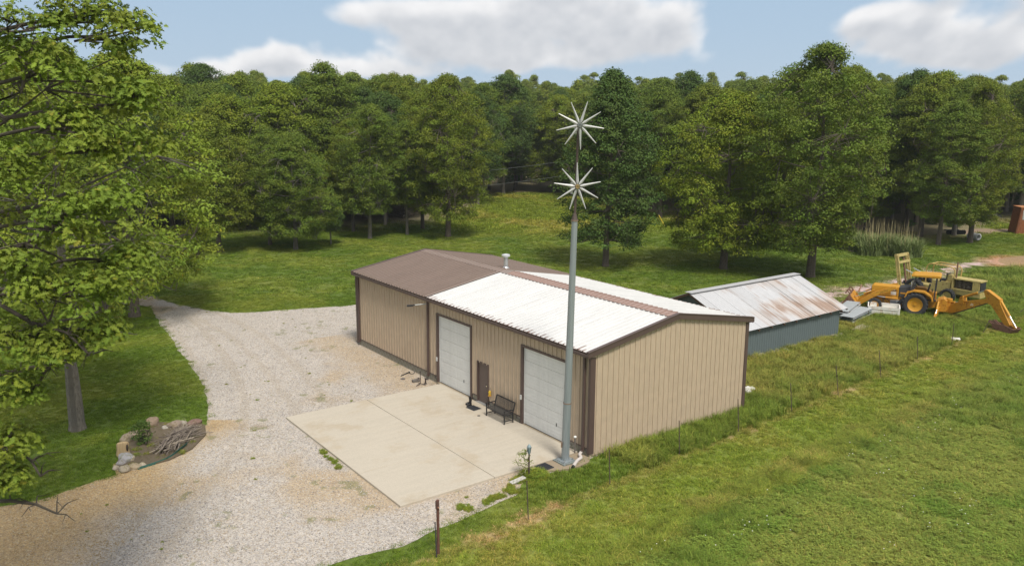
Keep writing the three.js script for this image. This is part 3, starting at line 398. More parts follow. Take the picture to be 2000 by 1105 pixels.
// ---------------------------------------------------------------- pole with two star-shaped rotors
{
  const base = toWorld(-1.10, -0.20), P = thing('rotor_pole', 'tall galvanised pole carrying two nine-pointed star rotors', 'wind rotor', [base.x, 0.075, base.z]);
  const tilt = new THREE.Matrix4().makeRotationZ(-0.019), T = (g) => g.applyMatrix4(tilt);
  const mSteel = mat([0.34, 0.375, 0.385], { roughness: 0.5, metalness: 0.35, map: tex(256, 512, (i, j) => { const a = tnoise(i / 8, j / 8, 32, 91), b = tnoise(i / 32, j / 64, 8, 92), c = tnoise(i / 4, j / 64, 64, 93); const v = 0.74 + 0.2 * a + 0.16 * b - 0.06 * c; return [v * (0.96 + 0.06 * b), v, v * 1.02]; }, true, 1.5, 0.4) });
  const pts = [[0.17, 0.05], [0.168, 0.3], [0.166, 2.5], [0.158, 2.52], [0.118, 9.84]];
  part('pole', T(new THREE.LatheGeometry(pts.map((p) => new THREE.Vector2(...p)), 10)), mSteel, P);
  part('pole_collar', [T(cyl(0.176, 0.174, 0.04, 0, 2.5, 0, 0, 0, 0, 10)), T(cyl(0.14, 0.14, 0.05, 0, 9.84, 0, 0, 0, 0, 10)), T(box(0.05, 0.22, 0.16, -0.17, 0.75, 0.05))], mat([0.28, 0.20, 0.15], { metalness: 0.4, roughness: 0.6 }), P);
  part('base_plate', [box(0.72, 0.05, 0.72, 0, 0.025, 0, 0, YAW, 0)], mat([0.20, 0.23, 0.22], { roughness: 0.6, map: rustmap }), P);
  part('sole_plate', [box(0.56, 0.035, 0.56, 0, 0.067, 0, 0, YAW, 0)], mSteel, P);
  for (const [a, b] of [[-1, -1], [1, -1], [1, 1], [-1, 1]]) { const q = V(a * 0.22, 0.11, b * 0.22).applyAxisAngle(V(0, 1, 0), YAW); part('anchor_bolt', [cyl(0.035, 0.035, 0.06, q.x, q.y, q.z, 0, 0, 0, 6), cyl(0.015, 0.015, 0.14, q.x, q.y + 0.02, q.z, 0, 0, 0, 6)], mGalv, P); }
  part('mast', [T(cyl(0.13, 0.05, 0.28, 0, 9.99, 0)), T(cyl(0.05, 0.042, 3.4, 0, 11.8, 0))], mat([0.085, 0.06, 0.05], { roughness: 0.6, map: rustmap }), P);
  // one blade: a folded, tapering vane
  const bl = new THREE.BufferGeometry(); { const r0 = 0.10, r1 = 0.90, w0 = 0.052, w1 = 0.014, f = 0.03, th = 0.006; const ring = (r, w, fo) => [[-w, r, -fo * 0.6], [0, r, fo], [w, r, -fo * 0.2], [w, r, -fo * 0.2 - th], [0, r, fo - th], [-w, r, -fo * 0.6 - th]]; const A = ring(r0, w0 * 0.5, f), Bm = ring(0.2, w0, f * 1.3), C = ring(r1, w1, 0.006), all = [A, Bm, C], pos = [], q = (a, b, c, d) => pos.push(...a, ...b, ...c, ...a, ...c, ...d); for (let s = 0; s < 2; s++) for (let i = 0; i < 6; i++) q(all[s][i], all[s][(i + 1) % 6], all[s + 1][(i + 1) % 6], all[s + 1][i]); for (let i = 1; i < 5; i++) { pos.push(...C[0], ...C[i], ...C[i + 1]); pos.push(...A[0], ...A[i + 1], ...A[i]); } bl.setAttribute('position', new THREE.Float32BufferAttribute(pos, 3)); bl.setAttribute('uv', new THREE.Float32BufferAttribute(new Array(pos.length / 3 * 2).fill(0.3), 2)); bl.computeVertexNormals(); }
  const mBlade = mat([0.52, 0.52, 0.51], { roughness: 0.4, metalness: 0.2 }), up = (h) => V(0, h, 0).applyMatrix4(tilt);
  const hubs = [[13.43, 0.394, mat([0.30, 0.31, 0.30], { metalness: 0.7, roughness: 0.4 }), -0.08, 0.05], [11.15, 0.03, mat([0.42, 0.30, 0.13], { metalness: 0.6, roughness: 0.5 }), 0.04, 0.05]];
  hubs.forEach(([h, ph, hm, ry, rx], n) => {
    const R = new THREE.Group(); R.name = 'rotor'; const q = up(h); R.position.set(q.x + 0.04, q.y, q.z + 0.22); R.rotation.set(rx - 0.05, ry, 0); P.add(R); R.userData.label = n ? 'lower star rotor with a brassy hub' : 'upper star rotor with a grey hub';
    for (let k = 0; k < 9; k++) { const m = part('blade', bl, mBlade, R); m.rotation.z = ph + k * Math.PI * 2 / 9; }
    part('hub', [cyl(0.09, 0.07, 0.1, 0, 0, 0.02, Math.PI / 2, 0, 0, 12), cyl(0.03, 0.03, 0.46, 0, 0, -0.16, Math.PI / 2, 0, 0, 8), ...[...Array(9).keys()].map((k) => cyl(0.014, 0.014, 0.03, 0.06 * Math.cos(k * 0.7), 0.06 * Math.sin(k * 0.7), 0.075, Math.PI / 2, 0, 0, 6))], hm, R);
    part('tail_vane', [box(0.012, 0.44, 0.2, -0.16, -0.1, -0.5, 0, 0.35, 0), rod([0, 0, -0.3], [-0.16, -0.1, -0.5], 0.016)], mBlade, R);
  });
}
// ---------------------------------------------------------------- things on and beside the apron
const FL = 0.1;   // top of the apron
const L2W = (lx, lz, y = FL) => toWorld(lx, lz, y);
{ // garden bench of black tube and mesh, back to the wall
  const a = at(949.7, 812, FL), b = at(982, 830, FL), la = toLocal(a.x, a.z), lb = toLocal(b.x, b.z), zc = (la[1] + lb[1]) / 2, w = 1.42;
  const B = thing('garden_bench', 'black metal garden bench with a woven seat by the entry door', 'bench', L2W(-0.78, zc), YAW);   // faces -x
  for (const s of [-1, 1]) { const z = s * w / 2; part('leg', [beam([0, 0, z], [0, 0.62, z], 0.045)], mBlack, B); part('leg', [beam([0.48, 0, z], [0.46, 0.42, z], 0.045), beam([0.46, 0.42, z], [0.60, 0.92, z], 0.045)], mBlack, B); part('arm_rest', beam([-0.03, 0.63, z], [0.52, 0.62, z], 0.05, 0.03), mBlack, B); part('stretcher', [beam([0, 0.14, z], [0.48, 0.14, z], 0.03), beam([0, 0.41, z], [0.46, 0.41, z], 0.03)], mBlack, B); }
  part('rail', [beam([0, 0.42, -w / 2], [0, 0.42, w / 2], 0.04), beam([0.46, 0.42, -w / 2], [0.46, 0.42, w / 2], 0.035), beam([0.60, 0.92, -w / 2], [0.60, 0.92, w / 2], 0.045)], mBlack, B);
  const weave = (p0, p1) => { const g = []; for (let i = 1; i < 34; i++) { const z = -w / 2 + w * i / 34; g.push(beam([p0[0], p0[1], z], [p1[0], p1[1], z], 0.014, 0.004)); } for (let k = 1; k < 14; k++) g.push(beam([lerp(p0[0], p1[0], k / 14), lerp(p0[1], p1[1], k / 14), -w / 2], [lerp(p0[0], p1[0], k / 14), lerp(p0[1], p1[1], k / 14), w / 2], 0.012, 0.003)); return g; };
  part('seat_mesh', weave([0, 0.43], [0.46, 0.43]), mat([0.06, 0.055, 0.05]), B); part('back_mesh', weave([0.465, 0.45], [0.60, 0.90]), mat([0.06, 0.055, 0.05]), B);
}
{ // boots by the jamb
  const mB = mat([0.018, 0.018, 0.02], { roughness: 0.35 });
  const boot = (sx) => { const sole = slab([[-0.2, 0], [0.1, 0], [0.1, 0.03], [-0.2, 0.03]], 0.11, 0, 0.01), foot = new THREE.SphereGeometry(1, 10, 8).scale(0.15, 0.075, 0.055).translate(-0.07, 0.065, 0), shaft = new THREE.LatheGeometry([[0.055, 0.04], [0.058, 0.14], [0.052, 0.2], [0.068, 0.36], [0.062, 0.36], [0.05, 0.22]].map((p) => new THREE.Vector2(...p)), 12).translate(0.03, 0, 0); return { sole, foot, shaft }; };
  const p = at(919.5, 790, FL), [lx, lz] = toLocal(p.x, p.z);
  [[-0.02, 0.12, 0.1], [0.06, -0.06, -0.12]].forEach(([dx, dz, t]) => { const o = thing('rubber_boot', 'tall black rubber boot standing by the entry door', 'boot', L2W(lx + dx - 0.1, lz + dz), YAW + t, 'pair of black boots'), g = boot(); part('upper', [g.foot, g.shaft], mB, o); part('sole', g.sole, mRubber, o); });
}
const mMat = mat([0.035, 0.037, 0.042], { roughness: 0.95 });
{ const q = at(925, 797, FL), l = toLocal(q.x, q.z), m = thing('door_mat', 'small black mat lying before the entry door', 'mat', L2W(l[0], l[1], FL), YAW + 0.1); part('mat_base', box(0.48, 0.015, 0.62, 0, 0.0085, 0), mMat, m); part('mat_ribs', [...Array(11).keys()].map((k) => box(0.022, 0.01, 0.56, -0.2 + k * 0.04, 0.02, 0)), mMat, m); }
{ const q = at(1063, 912, 0.08), l = toLocal(q.x, q.z), m = thing('drain_grate', 'square black grate on the pad beside the pole', 'grate', L2W(l[0], l[1], 0.076), YAW + 0.04); part('grate_frame', [box(0.56, 0.03, 0.04, 0, 0.016, 0.26), box(0.56, 0.03, 0.04, 0, 0.016, -0.26), box(0.04, 0.03, 0.48, 0.26, 0.016, 0), box(0.04, 0.03, 0.48, -0.26, 0.016, 0)], mMat, m); part('grate_bar', [box(0.48, 0.008, 0.48, 0, 0.006, 0), ...[...Array(9).keys()].map((k) => box(0.03, 0.02, 0.48, -0.2 + k * 0.05, 0.02, 0))], mMat, m); }
{ const q = at(935, 812, FL); single('round_lid', new THREE.LatheGeometry([[0.001, 0.02], [0.05, 0.02], [0.075, 0.012], [0.08, 0]].map((p) => new THREE.Vector2(...p)), 12).scale(1, 1, 0.8).translate(q.x, FL + 0.002, q.z), mMat, 'tiny round black lid on the concrete near the mat', 'lid'); }
{ // yellow ornament hanging on the wall behind the bench
  const o = thing('wall_ornament', 'small yellow bird feeder hung on the wall behind the bench', 'ornament', L2W(-0.06, -6.98, 0.78), YAW); o.scale.setScalar(0.75);
  part('body', new THREE.LatheGeometry([[0.001, 0], [0.06, 0.01], [0.085, 0.06], [0.07, 0.16], [0.09, 0.26], [0.03, 0.36], [0.001, 0.38]].map((p) => new THREE.Vector2(...p)), 12).translate(-0.08, -0.05, 0), mat([0.62, 0.40, 0.03], { roughness: 0.5 }), o); part('hook', hose([[0.02, 0.4, 0], [-0.06, 0.46, 0], [-0.085, 0.4, 0], [-0.08, 0.33, 0]], 0.008), mBlack, o); part('dish', cyl(0.1, 0.12, 0.03, -0.08, -0.06, 0), mat([0.55, 0.30, 0.06]), o);
}
{ // corrugated hose on the downspout
  const A = L2W(-0.20, -0.30, 0.20), q = [[-0.16, 0.20, -0.3], [-0.32, 0.17, -0.20], [-0.44, 0.15, 0.02], [-0.72, 0.14, 0.13], [-1.05, 0.135, 0.34], [-1.25, 0.13, 0.48]].map(([x, y, z]) => L2W(x, z, y).toArray());
  const cv = new THREE.CatmullRomCurve3(q.map((p) => V(...p))), N = 90, pos = [], idx = [], fr = cv.computeFrenetFrames(N, false);
  for (let i = 0; i <= N; i++) { const p = cv.getPointAt(i / N), r = 0.062 + (i % 3 === 0 ? 0.010 : 0); for (let k = 0; k < 12; k++) { const a = k / 12 * Math.PI * 2; pos.push(p.x + r * (Math.cos(a) * fr.normals[i].x + Math.sin(a) * fr.binormals[i].x), p.y + r * (Math.cos(a) * fr.normals[i].y + Math.sin(a) * fr.binormals[i].y), p.z + r * (Math.cos(a) * fr.normals[i].z + Math.sin(a) * fr.binormals[i].z)); if (i < N) { const b = i * 12 + k, c = i * 12 + (k + 1) % 12; idx.push(b, c, b + 12, c, c + 12, b + 12); } } }
  const g = new THREE.BufferGeometry(); g.setAttribute('position', new THREE.Float32BufferAttribute(pos, 3)); g.setIndex(idx); g.computeVertexNormals();
  const h = thing('downspout_hose', 'pale corrugated hose leading from the downspout past the pole', 'hose'); part('hose', g, mat([0.52, 0.47, 0.44], { roughness: 0.6 }), h);
  const e = cv.getPointAt(1), tg = cv.getTangentAt(1); part('hose_end', rod(e.clone().addScaledVector(tg, -0.03).toArray(), e.clone().addScaledVector(tg, 0.09).toArray(), 0.068, 0.062, 12), mBlack, h);
}
{ const o = thing('vent_stub', 'short dark pipe with a white cap at the wall corner', 'pipe', L2W(-0.22, -0.62, FL), YAW); part('pipe', cyl(0.035, 0.035, 0.66, 0, 0.33, 0), mat([0.16, 0.14, 0.12]), o); part('cap', new THREE.SphereGeometry(0.068, 12, 8).scale(1, 0.8, 1).translate(0, 0.68, 0), mat([0.75, 0.75, 0.72]), o); }
{ // post with a lantern head at the corner of the apron
  const b = at(1033, 932), o = thing('lantern_post', 'dark post with a tapered blue-grey lantern head by the apron corner', 'post', b, 0.2);
  part('post', cyl(0.035, 0.032, 1.0, 0, 0.5, 0, 0, 0, 0, 10), mat([0.09, 0.06, 0.05], { map: rustmap }), o); part('foot', cyl(0.16, 0.14, 0.06, 0, 0.03, 0, 0, 0, 0, 12), mat([0.16, 0.15, 0.16]), o);
  part('lantern', new THREE.LatheGeometry([[0.045, 0.98], [0.05, 1.02], [0.085, 1.24], [0.09, 1.27], [0.06, 1.32], [0.022, 1.37], [0.001, 1.39]].map((p) => new THREE.Vector2(...p)), 6), mat([0.22, 0.29, 0.31], { roughness: 0.4 }), o); part('lantern_rib', [...Array(6).keys()].map((k) => rod([0.05 * Math.cos(k * 1.0472), 1.0, 0.05 * Math.sin(k * 1.0472)], [0.092 * Math.cos(k * 1.0472), 1.26, 0.092 * Math.sin(k * 1.0472)], 0.007)), mat([0.14, 0.17, 0.18]), o);
}
{ const a = at(998, 947), b = at(1024, 937), c = a.clone().lerp(b, 0.5); const o = thing('loose_plank', 'short pale plank lying in the weeds beside the apron', 'plank', c, Math.atan2(-(b.z - a.z), b.x - a.x)); part('board', box(0.72, 0.045, 0.2, 0, 0.09, 0, 0.12, 0, 0.05), mat([0.50, 0.49, 0.47], { map: woodmap }), o); part('batten', box(0.5, 0.05, 0.06, 0, 0.04, -0.02), mat([0.36, 0.34, 0.32], { map: woodmap }), o); }
// litter by the downspout at the end of the apron
{
  const b = at(821, 752), o = thing('stand_jack', 'rusty upright stand with a tripod foot by the wall corner', 'stand', b, 0.3), mI = mat([0.075, 0.06, 0.055], { map: rustmap });
  part('stem', rod([0, 0.08, 0], [0, 0.72, 0], 0.018), mI, o); part('head', [cyl(0.035, 0.035, 0.06, 0, 0.72, 0), cyl(0.026, 0.026, 0.1, 0, 0.36, 0)], mI, o); for (let k = 0; k < 3; k++) part('foot', beam([0, 0.1, 0], [0.3 * Math.cos(k * 2.1 + 0.5), 0.02, 0.3 * Math.sin(k * 2.1 + 0.5)], 0.03), mI, o);
  const c = at(812, 746), blk = thing('scrap_block', 'dark block of scrap lying beside the upright stand', 'block', c, 0.5); part('block', slab([[-0.2, 0], [0.2, 0], [0.2, 0.12], [0.12, 0.16], [-0.2, 0.14]], 0.2, 0, 0.015), mat([0.15, 0.135, 0.12], { map: rustmap }), blk); part('lug', box(0.08, 0.06, 0.1, 0.16, 0.18, 0), mI, blk);
  const p0 = at(783, 735), p1 = at(799, 729); single('iron_bar', [rod([p0.x, 0.03, p0.z], [p1.x, 0.07, p1.z], 0.028), cyl(0.045, 0.045, 0.05, p1.x, 0.06, p1.z, 1.3, 0.4, 0)], mBlack, 'straight black iron bar lying on the gravel by the wall', 'bar');
  const q = at(804, 730); single('bent_strap', hose([[q.x - 0.12, 0.07, q.z], [q.x, 0.02, q.z + 0.12], [q.x + 0.12, 0.05, q.z + 0.05], [q.x + 0.16, 0.13, q.z - 0.06]], 0.016), mBlack, 'curved dark strap lying on the gravel by the wall', 'strap');
  const e = at(831, 750), ch = thing('scrap_bracket', 'small dark bracket standing against the apron end', 'bracket', e, 0.8); part('arm', [box(0.05, 0.3, 0.06, 0, 0.15, 0, 0.1, 0, 0.06), box(0.06, 0.05, 0.26, 0, 0.3, 0.08)], mI, ch); part('foot', box(0.16, 0.03, 0.12, 0, 0.015, 0), mI, ch);
  const f = at(787, 741); const s = part(numbered('dark_stone'), rockGeo(8), mat([0.12, 0.105, 0.10]), scene); s.position.set(f.x, 0.03, f.z); s.scale.set(0.13, 0.06, 0.08); meta(s, 'flat dark stone on the gravel below the iron bar', 'stone');
}
// ---------------------------------------------------------------- fence line of steel posts
{
  const mPost = mat([0.085, 0.060, 0.052], { roughness: 0.8, map: rustmap });
  const tpost = (h) => [box(0.036, h, 0.008, 0, h / 2, 0), box(0.008, h, 0.034, 0, h / 2, -0.017), ...[...Array(Math.floor(h / 0.11)).keys()].map((k) => box(0.012, 0.02, 0.01, 0, 0.15 + k * 0.1, 0.008))];
  const list = [[1032, 1018, 1029, 938], [1191.5, 946, 1190, 877], [1327.6, 889, 1327, 821], [1443, 843, 1442, 779], [1547, 804, 1545, 748], [1638, 771, 1634, 714], [1721.5, 737, 1718, 684], [1793, 702, 1793, 657], [1860, 675, 1864.5, 631], [1921, 650, 1935, 624], [1988, 615, 2000, 604]];
  const where = ['beside the loose plank', 'near the workshop corner', 'below the workshop gable', 'at the far end of the gable', 'in the grass beyond the workshop', 'across from the middle of the shed', 'across from the end of the shed', 'in line with the board pile', 'below the digger stabiliser', 'slanting by the digger bucket', 'slanting past the digger bucket'];
  list.forEach(([bx, by, tx, ty], i) => { const b = at(bx, by), t = over(tx, ty, b), h = Math.max(0.9, b.distanceTo(t)), o = thing('fence_post', 'thin rusty steel fence post ' + where[i], 'post', b, 0, 'steel posts along the field'); const pp = part('stake', tpost(h + 0.25), mPost, o); const q = new THREE.Quaternion().setFromUnitVectors(V(0, 1, 0), t.sub(b).normalize()); o.quaternion.copy(q); pp.position.y = -0.25; part('anchor_plate', box(0.1, 0.12, 0.006, 0, -0.04, 0.006), mPost, o); });
  const b = at(856, 1082), o = thing('corner_post', 'stout rusty corner post with a box bracket at its head', 'post', b, 0.25); part('post', [cyl(0.05, 0.048, 1.9, 0, 0.93, 0, 0, 0, 0, 10)], mat([0.14, 0.062, 0.045], { map: rustmap }), o); part('bracket', [box(0.10, 0.26, 0.10, -0.02, 1.72, 0.015), box(0.05, 0.07, 0.03, 0.0, 1.66, 0.075)], mat([0.10, 0.05, 0.042], { map: rustmap }), o); part('bolt', cyl(0.022, 0.022, 0.03, 0.0, 1.665, 0.1, Math.PI / 2), mat([0.4, 0.2, 0.12]), o);
  const c = at(853, 1089), o2 = thing('thin_stake', 'thin dark stake leaning beside the corner post', 'stake', c, 0.1); part('stake', rod([0, -0.2, 0], [-0.04, 1.2, 0], 0.022), mat([0.045, 0.042, 0.05]), o2); part('tip', cyl(0.024, 0.012, 0.05, -0.042, 1.22, 0), mat([0.045, 0.042, 0.05]), o2);
}
let PILE;
// ---------------------------------------------------------------- stone-edged bed with a brush pile
{
  const c = at(312, 868);
  const sh = new THREE.Shape(bedLine.map((p) => new THREE.Vector2(p.x, -p.z))), g = new THREE.ExtrudeGeometry(sh, { depth: 0.07, bevelEnabled: false }).rotateX(-Math.PI / 2);
  meta(part('planting_bed', g, mat([0.13, 0.10, 0.065], { map: rustless() }), scene), 'bare earth bed inside the ring of stones', 'bed', null, 'structure');
  const stones = [[297, 832, 0.52, 0.38, [0.27, 0.20, 0.145]], [341, 833, 0.62, 0.22, [0.26, 0.205, 0.16]], [358, 829, 0.30, 0.17, [0.36, 0.32, 0.27]], [378, 829, 0.58, 0.20, [0.20, 0.125, 0.10]], [322, 838, 0.28, 0.15, [0.36, 0.33, 0.29]], [262, 851, 0.5, 0.22, [0.25, 0.20, 0.15]], [248, 862, 0.5, 0.30, [0.28, 0.23, 0.17]], [246, 900, 0.55, 0.28, [0.33, 0.32, 0.33]], [226, 917, 0.20, 0.16, [0.42, 0.36, 0.29]], [243, 920, 0.42, 0.2, [0.34, 0.29, 0.22]], [262, 916, 0.40, 0.18, [0.36, 0.29, 0.2]], [257, 900, 0.26, 0.2, [0.42, 0.36, 0.27]], [278, 912, 0.22, 0.16, [0.44, 0.38, 0.30]], [236, 908, 0.3, 0.2, [0.3, 0.28, 0.28]]];
  const say = ['big reddish stone at the back of the earth bed', 'long brown stone at the back edge of the bed', 'small pale stone between two brown bed stones', 'dark reddish slab at the end of the bed', 'pale flat stone inside the bed behind the brush', 'brown stone between bush and lawn', 'tall tan stone beside the bush', 'rounded grey boulder below the hollow log', 'tiny tan stone at the tip of the bed', 'rough tan stone at the front edge of the bed', 'ochre stone with mossy top in the front edge', 'tan stone leaning against the grey boulder', 'little white-topped stone where the green edging starts', 'grey stone wedged between boulder and lawn'];
  stones.forEach(([px, py, w, h, col], i) => { const p = at(px, py), m = part(numbered('edging_stone'), rockGeo(20 + i), mat(col, { roughness: 0.95, map: rustless() }), scene); m.position.set(p.x, h * 0.4, p.z); m.scale.set(w * 0.62, h * 0.75, w * 0.5); m.rotation.y = i * 1.3; meta(m, say[i], 'stone', 'stones round the earth bed'); });
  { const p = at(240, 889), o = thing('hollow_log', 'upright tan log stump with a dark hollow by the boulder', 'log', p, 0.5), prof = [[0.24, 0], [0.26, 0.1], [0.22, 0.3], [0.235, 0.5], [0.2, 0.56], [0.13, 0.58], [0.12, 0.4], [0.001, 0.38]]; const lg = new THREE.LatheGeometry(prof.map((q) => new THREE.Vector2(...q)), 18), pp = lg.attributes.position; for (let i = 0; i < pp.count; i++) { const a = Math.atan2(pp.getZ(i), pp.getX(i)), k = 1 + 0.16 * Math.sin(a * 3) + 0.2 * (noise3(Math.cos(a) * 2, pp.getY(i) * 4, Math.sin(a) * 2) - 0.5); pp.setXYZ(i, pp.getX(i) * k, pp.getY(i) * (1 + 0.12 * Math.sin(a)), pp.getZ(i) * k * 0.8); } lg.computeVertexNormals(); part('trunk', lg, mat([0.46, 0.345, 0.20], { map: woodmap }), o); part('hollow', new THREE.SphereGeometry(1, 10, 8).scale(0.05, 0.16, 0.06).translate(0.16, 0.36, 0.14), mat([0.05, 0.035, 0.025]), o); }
  { const p = [[268, 918], [300, 908], [330, 896], [352, 880], [362, 872]].map((q) => at(...q)), cv = new THREE.CatmullRomCurve3(p), pos = [], idx = []; for (let i = 0; i <= 30; i++) { const q = cv.getPointAt(i / 30), t = cv.getTangentAt(i / 30), n = V(-t.z, 0, t.x), h = 0.09 + 0.10 * sstep(12, 24, i), lean = 0.10 * sstep(12, 26, i); for (const [o, y] of [[0.012, 0.01], [0.012 + lean, h + 0.02], [-0.012 + lean, h + 0.02], [-0.012, 0.01]]) pos.push(q.x + n.x * o, y, q.z + n.z * o); if (i < 30) for (let k = 0; k < 4; k++) { const a = i * 4 + k, b = i * 4 + (k + 1) % 4; idx.push(a, b, a + 4, b, b + 4, a + 4); } } const gg = new THREE.BufferGeometry(); gg.setAttribute('position', new THREE.Float32BufferAttribute(pos, 3)); gg.setIndex(idx); gg.computeVertexNormals(); single('edging_strip', gg, mat([0.035, 0.13, 0.105], { roughness: 0.6 }), 'green plastic edging strip curling up at the front of the bed', 'edging'); }
  { // cut branches thrown on a heap
    const p = at(345, 866), o = thing('brush_pile', 'heap of bare grey branches on the earth bed', 'brush pile', [p.x, 0.07, p.z], 0), r = rng(66), cols = [mat([0.24, 0.20, 0.165]), mat([0.155, 0.125, 0.105]), mat([0.32, 0.27, 0.21])];
    const gs = [...Array(6).keys()].map((k) => { const pts = [], ra = []; for (let i = 0; i <= 5; i++) { pts.push([(r() - 0.5) * 0.14, (r() - 0.5) * 0.10, (i / 5 - 0.5)]); } return [hose(pts, 0.014, 8, 5), ...[...Array(4).keys()].map((q) => { const z = -0.2 + 0.18 * q, s = q % 2 ? 1 : -1; return rod([0, 0, z], [s * (0.1 + 0.1 * r()), 0.05 + 0.06 * r(), z + 0.22], 0.007, 0.003, 4); })]; }).map(join);
    const ax = at(395, 836).sub(at(290, 905)); const dir = Math.atan2(ax.x, ax.z);
    PILE = o; for (let i = 0; i < 96; i++) { const m = part('branch', gs[i % 6], cols[i % 3], o), u = (r() - 0.5), v = (r() - 0.5); m.scale.set(1 + 0.8 * r(), 1, 1.0 + 1.3 * r() * (i % 4 ? 0.7 : 1)); m.rotation.set((r() - 0.5) * 0.3, dir + (r() - 0.5) * 1.1, (r() - 0.5) * 2, 'YXZ'); m.position.set(Math.sin(dir) * u * 1.5 + Math.cos(dir) * v * 0.8, 0.06 + 0.55 * r() * (1 - Math.abs(v) * 1.6) * (1 - Math.abs(u)), Math.cos(dir) * u * 1.5 - Math.sin(dir) * v * 0.8); }
  }
}
// ---------------------------------------------------------------- sheets, boards and the white box by the shed
{
  const mSh = [mat([0.58, 0.60, 0.61], { metalness: 0.2, roughness: 0.4, map: grime }), mat([0.45, 0.48, 0.50], { metalness: 0.2, roughness: 0.45, map: grime }), mat([0.26, 0.34, 0.345], { metalness: 0.2, roughness: 0.5, map: grime })];
  const stack = (pa, pb, w, n, label, k0) => { const a = at(...pa), b = at(...pb), len = a.distanceTo(b), c = a.clone().lerp(b, 0.5), o = thing('sheet_stack', label, 'sheet stack', c, Math.atan2(-(b.z - a.z), b.x - a.x)), r = rng(n + k0); for (let i = 0; i < n; i++) { const m = part('metal_sheet', sheet(-w / 2, w / 2, -len / 2, len / 2, (s, t, d) => [t, d, s], { pitch: 0.2, depth: 0.025 }), mSh[(i + k0) % 3], o); m.position.set((r() - 0.5) * 0.2, 0.18 + i * 0.12, (r() - 0.5) * 0.1); m.rotation.y = (r() - 0.5) * 0.03; } for (const x of [-0.35, 0.3]) part('bearer', [box(0.1, 0.14, w, x * len, 0.07, 0), ...[...Array(n - 1).keys()].map((i) => box(0.05, 0.09, w * 0.96, x * len, 0.235 + i * 0.12, 0))], mat([0.17, 0.135, 0.10], { map: woodmap }), o); };
  stack([1643, 626], [1668, 606], 0.95, 5, 'stack of pale ribbed sheets against the shed end', 0); stack([1652, 633], [1692, 614], 0.95, 4, 'low stack of blue-grey ribbed sheets beyond the shed end', 1);
  { const a = at(1660, 650), b = at(1698, 638), c = a.clone().lerp(b, 0.5), o = thing('board_pile', 'weathered pale boards lying in the grass by the sheets', 'boards', c, Math.atan2(-(b.z - a.z), b.x - a.x)); [[0, 0.16, 0, 0], [0.1, 0.16, 0.24, 0.04], [-0.05, 0.205, 0.12, -0.05], [0.2, 0.205, -0.1, 0.08]].forEach(([x, y, z, t], i) => part('board', box(1.75 - 0.2 * i, 0.04, 0.19, x, y, z, 0, t, 0), mat([0.46 - 0.05 * (i % 2), 0.40 - 0.04 * (i % 2), 0.32], { map: woodmap }), o)); for (const x of [-0.5, 0.5]) part('bearer', box(0.1, 0.138, 0.6, x, 0.07, 0.05), mat([0.2, 0.16, 0.12], { map: woodmap }), o); }
  { // white steel box, open at the top, on two legs
    const a = at(1699, 615.5), b = at(1753, 621), t = Math.atan2(-(b.z - a.z), b.x - a.x), c = a.clone().lerp(b, 0.5), o = thing('white_box_bed', 'open white steel box bed rusting at one end beside the digger', 'box bed', c, t + 0.05), len = 2.05, w = 1.55, y0 = 0.20, h = 0.46, mW = mat([0.74, 0.72, 0.68], { roughness: 0.55, map: tex(256, 256, (i, j) => { const n = tnoise(i / 32, j / 32, 8, 95) * 0.55 + tnoise(i / 8, j / 8, 32, 96) * 0.3 + tnoise(i / 2, j / 2, 128, 97) * 0.15, q = sstep(0.60, 0.72, n); return mix3([0.97, 0.97, 0.96], [0.62, 0.36, 0.2], q * 0.8); }, true, 0.45, 0.7) });
    part('side', [box(len, h, 0.04, 0, y0 + h / 2, 0), box(len, 0.05, 0.08, 0, y0 + h, 0)], mW, o); part('side', [box(len, h, 0.04, 0, y0 + h / 2, -w), box(len, 0.05, 0.08, 0, y0 + h, -w)], mW, o); part('end_panel', [box(0.04, h, w, -len / 2, y0 + h / 2, -w / 2), box(0.08, 0.046, w, -len / 2, y0 + h, -w / 2)], mW, o); part('end_panel', [box(0.04, h, w, len / 2, y0 + h / 2, -w / 2), box(0.08, 0.046, w, len / 2, y0 + h, -w / 2)], mW, o); part('floor', box(len - 0.04, 0.04, w - 0.04, 0, y0 + 0.06, -w / 2), mW, o);
    for (const x of [-0.02, len / 2 - 0.06]) part('side_rib', box(0.06, h - 0.03, 0.03, x, y0 + h / 2 - 0.03, 0.036), mW, o); part('side_ledge', box(len, 0.03, 0.05, 0, y0 + h * 0.72, 0.03), mW, o); for (const [x, z] of [[-0.62, -0.12], [0.62, -0.12], [-0.62, -w + 0.12], [0.62, -w + 0.12]]) part('leg', box(0.1, 0.24, 0.1, x, 0.1, z), mBlack, o);
  }
}

